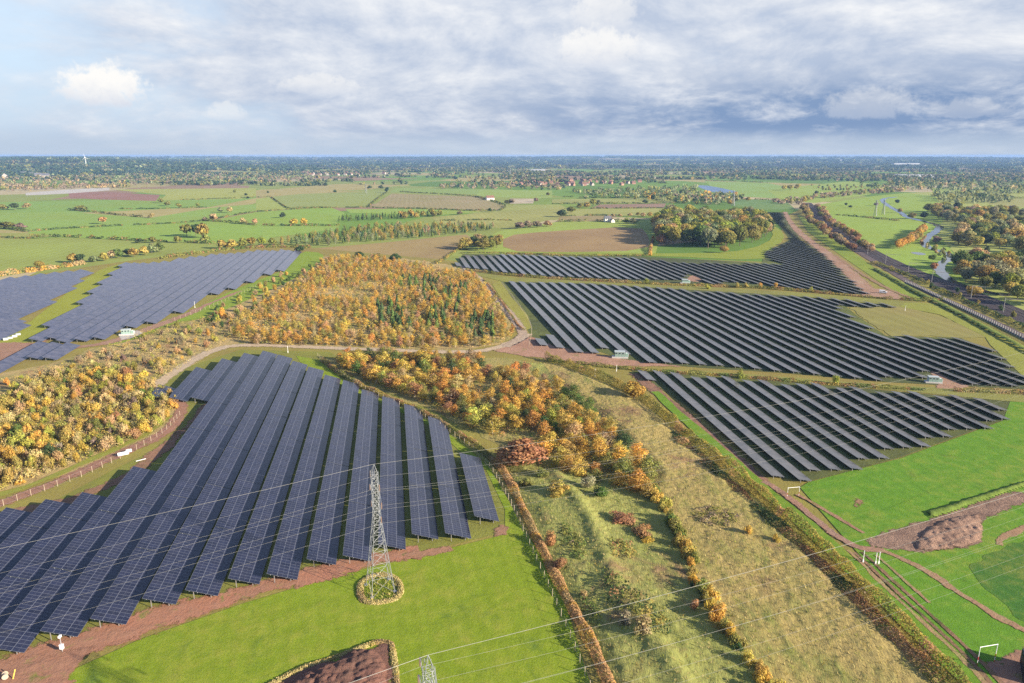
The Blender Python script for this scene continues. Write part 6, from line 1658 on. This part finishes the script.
for i, (x, y) in enumerate(((899, 273), (926, 283), (958, 299), (987, 312), (878, 263), (862, 254))):
    c = at(x, y); k = np.argmin(np.hypot(*(rail - c).T)); base = rail[k] - nr_[k] * 5.5; n_ = nr_[k]
    f = empty('catenary_mast', (base[0], base[1], .3)); tag(f, f'grey railway mast with a cantilever arm, {nth(sorted((862, 878, 899, 926, 958, 987), reverse=True).index(x) + 1)} from the right photo edge', 'railway mast', 'railway masts')
    b = MB(); b.bar((0, 0, -.3), (0, 0, 8.5), .20, 0, 6, .13); b.build('post', M['pile'], f)
    b = MB(); e = n_ * 11.5; b.bar((0, 0, 7.6), (e[0], e[1], 7.6), .09, 0, 4); b.bar((0, 0, 8.4), (e[0] * .6, e[1] * .6, 7.65), .06, 0, 4); b.build('arm', M['pile'], f)
# concrete post and panel fence beside the service road
line = resample(chaikin(P((905, 283), (925, 291.5), (950, 304), (985, 320.5), (1024, 340), (1090, 372)), 2), 2.6)[:100]
f = empty('concrete_fence', (line[0][0], line[0][1], 0)); tag(f, 'pale concrete post fence striping the railway service road', 'fence')
b = MB(); b.box((0, 0, 1.1), (.75, .32, 2.2)); pm = b.mesh('post', M['concrete'])
ang = math.atan2(*(line[-1] - line[0])[::-1])
for q in line: obj('post', pm, f, (q[0] - line[0][0], q[1] - line[0][1], 0), ang)
b = MB()
for a, c in zip(line[:-1], line[1:]):
    m_ = (a + c) / 2 - line[0]; b.box((m_[0], m_[1], .45), (1.85, .12, .9), 0, math.atan2(*(c - a)[::-1]))
b.build('fence_panels', M['slate'], f)

# ------------------------------------------------------------------ houses, sheds and the wind turbine
def house(x, y, rz, w_, d, h, label, wall='brick', roof='tiles', parts=True, group=None, name='house'):
    c = at(x, y); f = empty(name, (c[0], c[1], 0), rz); tag(f, label, 'house', group)
    b = MB(); b.box((0, 0, h / 2), (w_, d, h)); rh = d * .45
    for s in (-1, 1): b.face([(s * w_ / 2, -d / 2, h), (s * w_ / 2, d / 2, h), (s * w_ / 2, 0, h + rh)][::s])
    wl = b.build('wall', M[wall], f)
    b = MB(); ov = .4
    for s in (-1, 1):
        b.face([(-w_ / 2 - ov, s * (d / 2 + ov), h - .25), (w_ / 2 + ov, s * (d / 2 + ov), h - .25), (w_ / 2 + ov, 0, h + rh + .12), (-w_ / 2 - ov, 0, h + rh + .12)][::s])
        b.face([(-w_ / 2 - ov, s * (d / 2 + ov), h - .40), (w_ / 2 + ov, s * (d / 2 + ov), h - .40), (w_ / 2 + ov, 0, h + rh - .03), (-w_ / 2 - ov, 0, h + rh - .03)][::-s])
    rf = b.build('roof', M[roof], f); b = MB(); b.box((w_ * .3, 0, h + rh + .3), (.8, .8, 1.6)); b.build('chimney', M['brick'], rf)
    if parts:
        for k in range(3):
            for z in (1.4, 4.0):
                if z + .8 < h: b = MB(); b.box((-w_ * .32 + k * w_ * .32, -d / 2 - .02, z), (1.1, .08, 1.2)); b.build('window', M['glass'], f)
    return f
house(607.5, 222, R(12), 9, 7, 5.2, 'pale farmhouse with a dark roof beside a dark conifer', 'render', 'slate')
house(612.5, 222.5, R(100), 6, 5, 3.2, 'small white outbuilding right of the farmhouse', 'render', 'slate')
house(490, 200, R(20), 16, 9, 5, 'pale barn at the right end of the tan stubble field', 'render', 'tiles', name='barn')
vill = [(520 + 88 * rng.random(), 181.2 + 4.6 * rng.random()) for _ in range(46)] + [(610 + 30 * rng.random(), 182 + 4 * rng.random()) for _ in range(8)]
vill.sort()
for i, (x, y) in enumerate(vill):
    wl = 'brick' if i % 3 else 'render'
    house(x, y, random.uniform(0, 3.1), random.uniform(10, 14), 9, 5, f'{"brick" if wl == "brick" else "white"} house with red roof in the far village, {nth(i + 1)} from its left end', 'house_wall' if wl == 'render' else wl, 'tiles', False, 'houses of the far village')
for i, (x, y) in enumerate(sorted((300 + 85 * rng.random(), 173.4 + 2.6 * rng.random()) for _ in range(18))):
    house(x, y, random.uniform(0, 3.1), 16, 11, 6, f'tiny pale house on the far plain, {nth(i + 1)} from the left of its row', 'house_wall', 'tiles', False, 'houses on the far plain')
for i, (x, y) in enumerate(((5, 177.5), (24, 175.5), (30, 176.2), (38, 177), (46, 177.5))):
    house(x, y, random.uniform(0, 3), 26, 18, 9, f'pale far house below the dark ridge, {nth(i + 1)} from the left photo edge', 'house_wall', 'slate', False, 'far houses on the left')
def shed(x, y, L, label):
    c = at(x, y); z = float(hill(np.array([c[0]]), np.array([c[1]]))[0]); f = empty('warehouse', (c[0], c[1], z), random.uniform(-.1, .1)); tag(f, label, 'warehouse', 'distant warehouses')
    b = MB(); b.box((0, 0, 4.5), (L, 60, 9)); b.build('wall', M['shed'], f); b = MB(); b.box((0, 0, 9.6), (L + 2, 62, 1.2)); b.build('roof', M['shed'], f)
for x, y, L, lab in ((845, 163.2, 260, 'long white warehouse far away under the right sky'), (905, 165.5, 230, 'wide pale warehouse right of the meadow pylons'), (935, 167, 200, 'pale warehouse above the river trees'), (912, 177, 150, 'pinkish white shed roof behind the tree belt'), (537, 171, 90, 'white shed roof beyond the village'), (458, 158.5, 300, 'faint white shed on the far plain')): shed(x, y, L, lab)


def turbine(x, y, hub, bl, label):
    c = at(x, y); f = empty('wind_turbine', (c[0], c[1], float(hill(np.array([c[0]]), np.array([c[1]]))[0])), R(15)); tag(f, label, 'wind turbine')
    b = MB(); b.bar((0, 0, 0), (0, 0, hub), 1.6, 0, 10, 1.0); b.build('tower', M['white'], f)
    b = MB(); b.box((0, -1, hub + 1), (3.4, 8, 3.4)); b.bar((0, -5, hub + 1), (0, -6.5, hub + 1), 1.6, 0, 8, .8); b.build('nacelle', M['white'], f)
    for k in range(3):
        a = R(100 + 120 * k); b = MB(); b.bar((0, -5.6, hub + 1), (math.cos(a) * bl, -5.6, hub + 1 + math.sin(a) * bl), 1.0, 0, 6, .4); b.build('blade', M['white'], f)
turbine(87, 171, 40, 19, 'white wind turbine in front of the dark ridge on the left')

# ------------------------------------------------------------------ haze
def haze():
    b = MB(); x0, x1, y0, y1 = -18000., 18000., -18000., 18000.; z0, z1 = -1.5, 93.
    b.box(((x0 + x1) / 2, (y0 + y1) / 2, (z0 + z1) / 2), (x1 - x0, y1 - y0, z1 - z0))
    o = b.build('haze', haze_mat(HAZE)); tag(o, 'pale blue haze over the far countryside', None, None, 'stuff')
HAZE = 7.0e-5
haze()
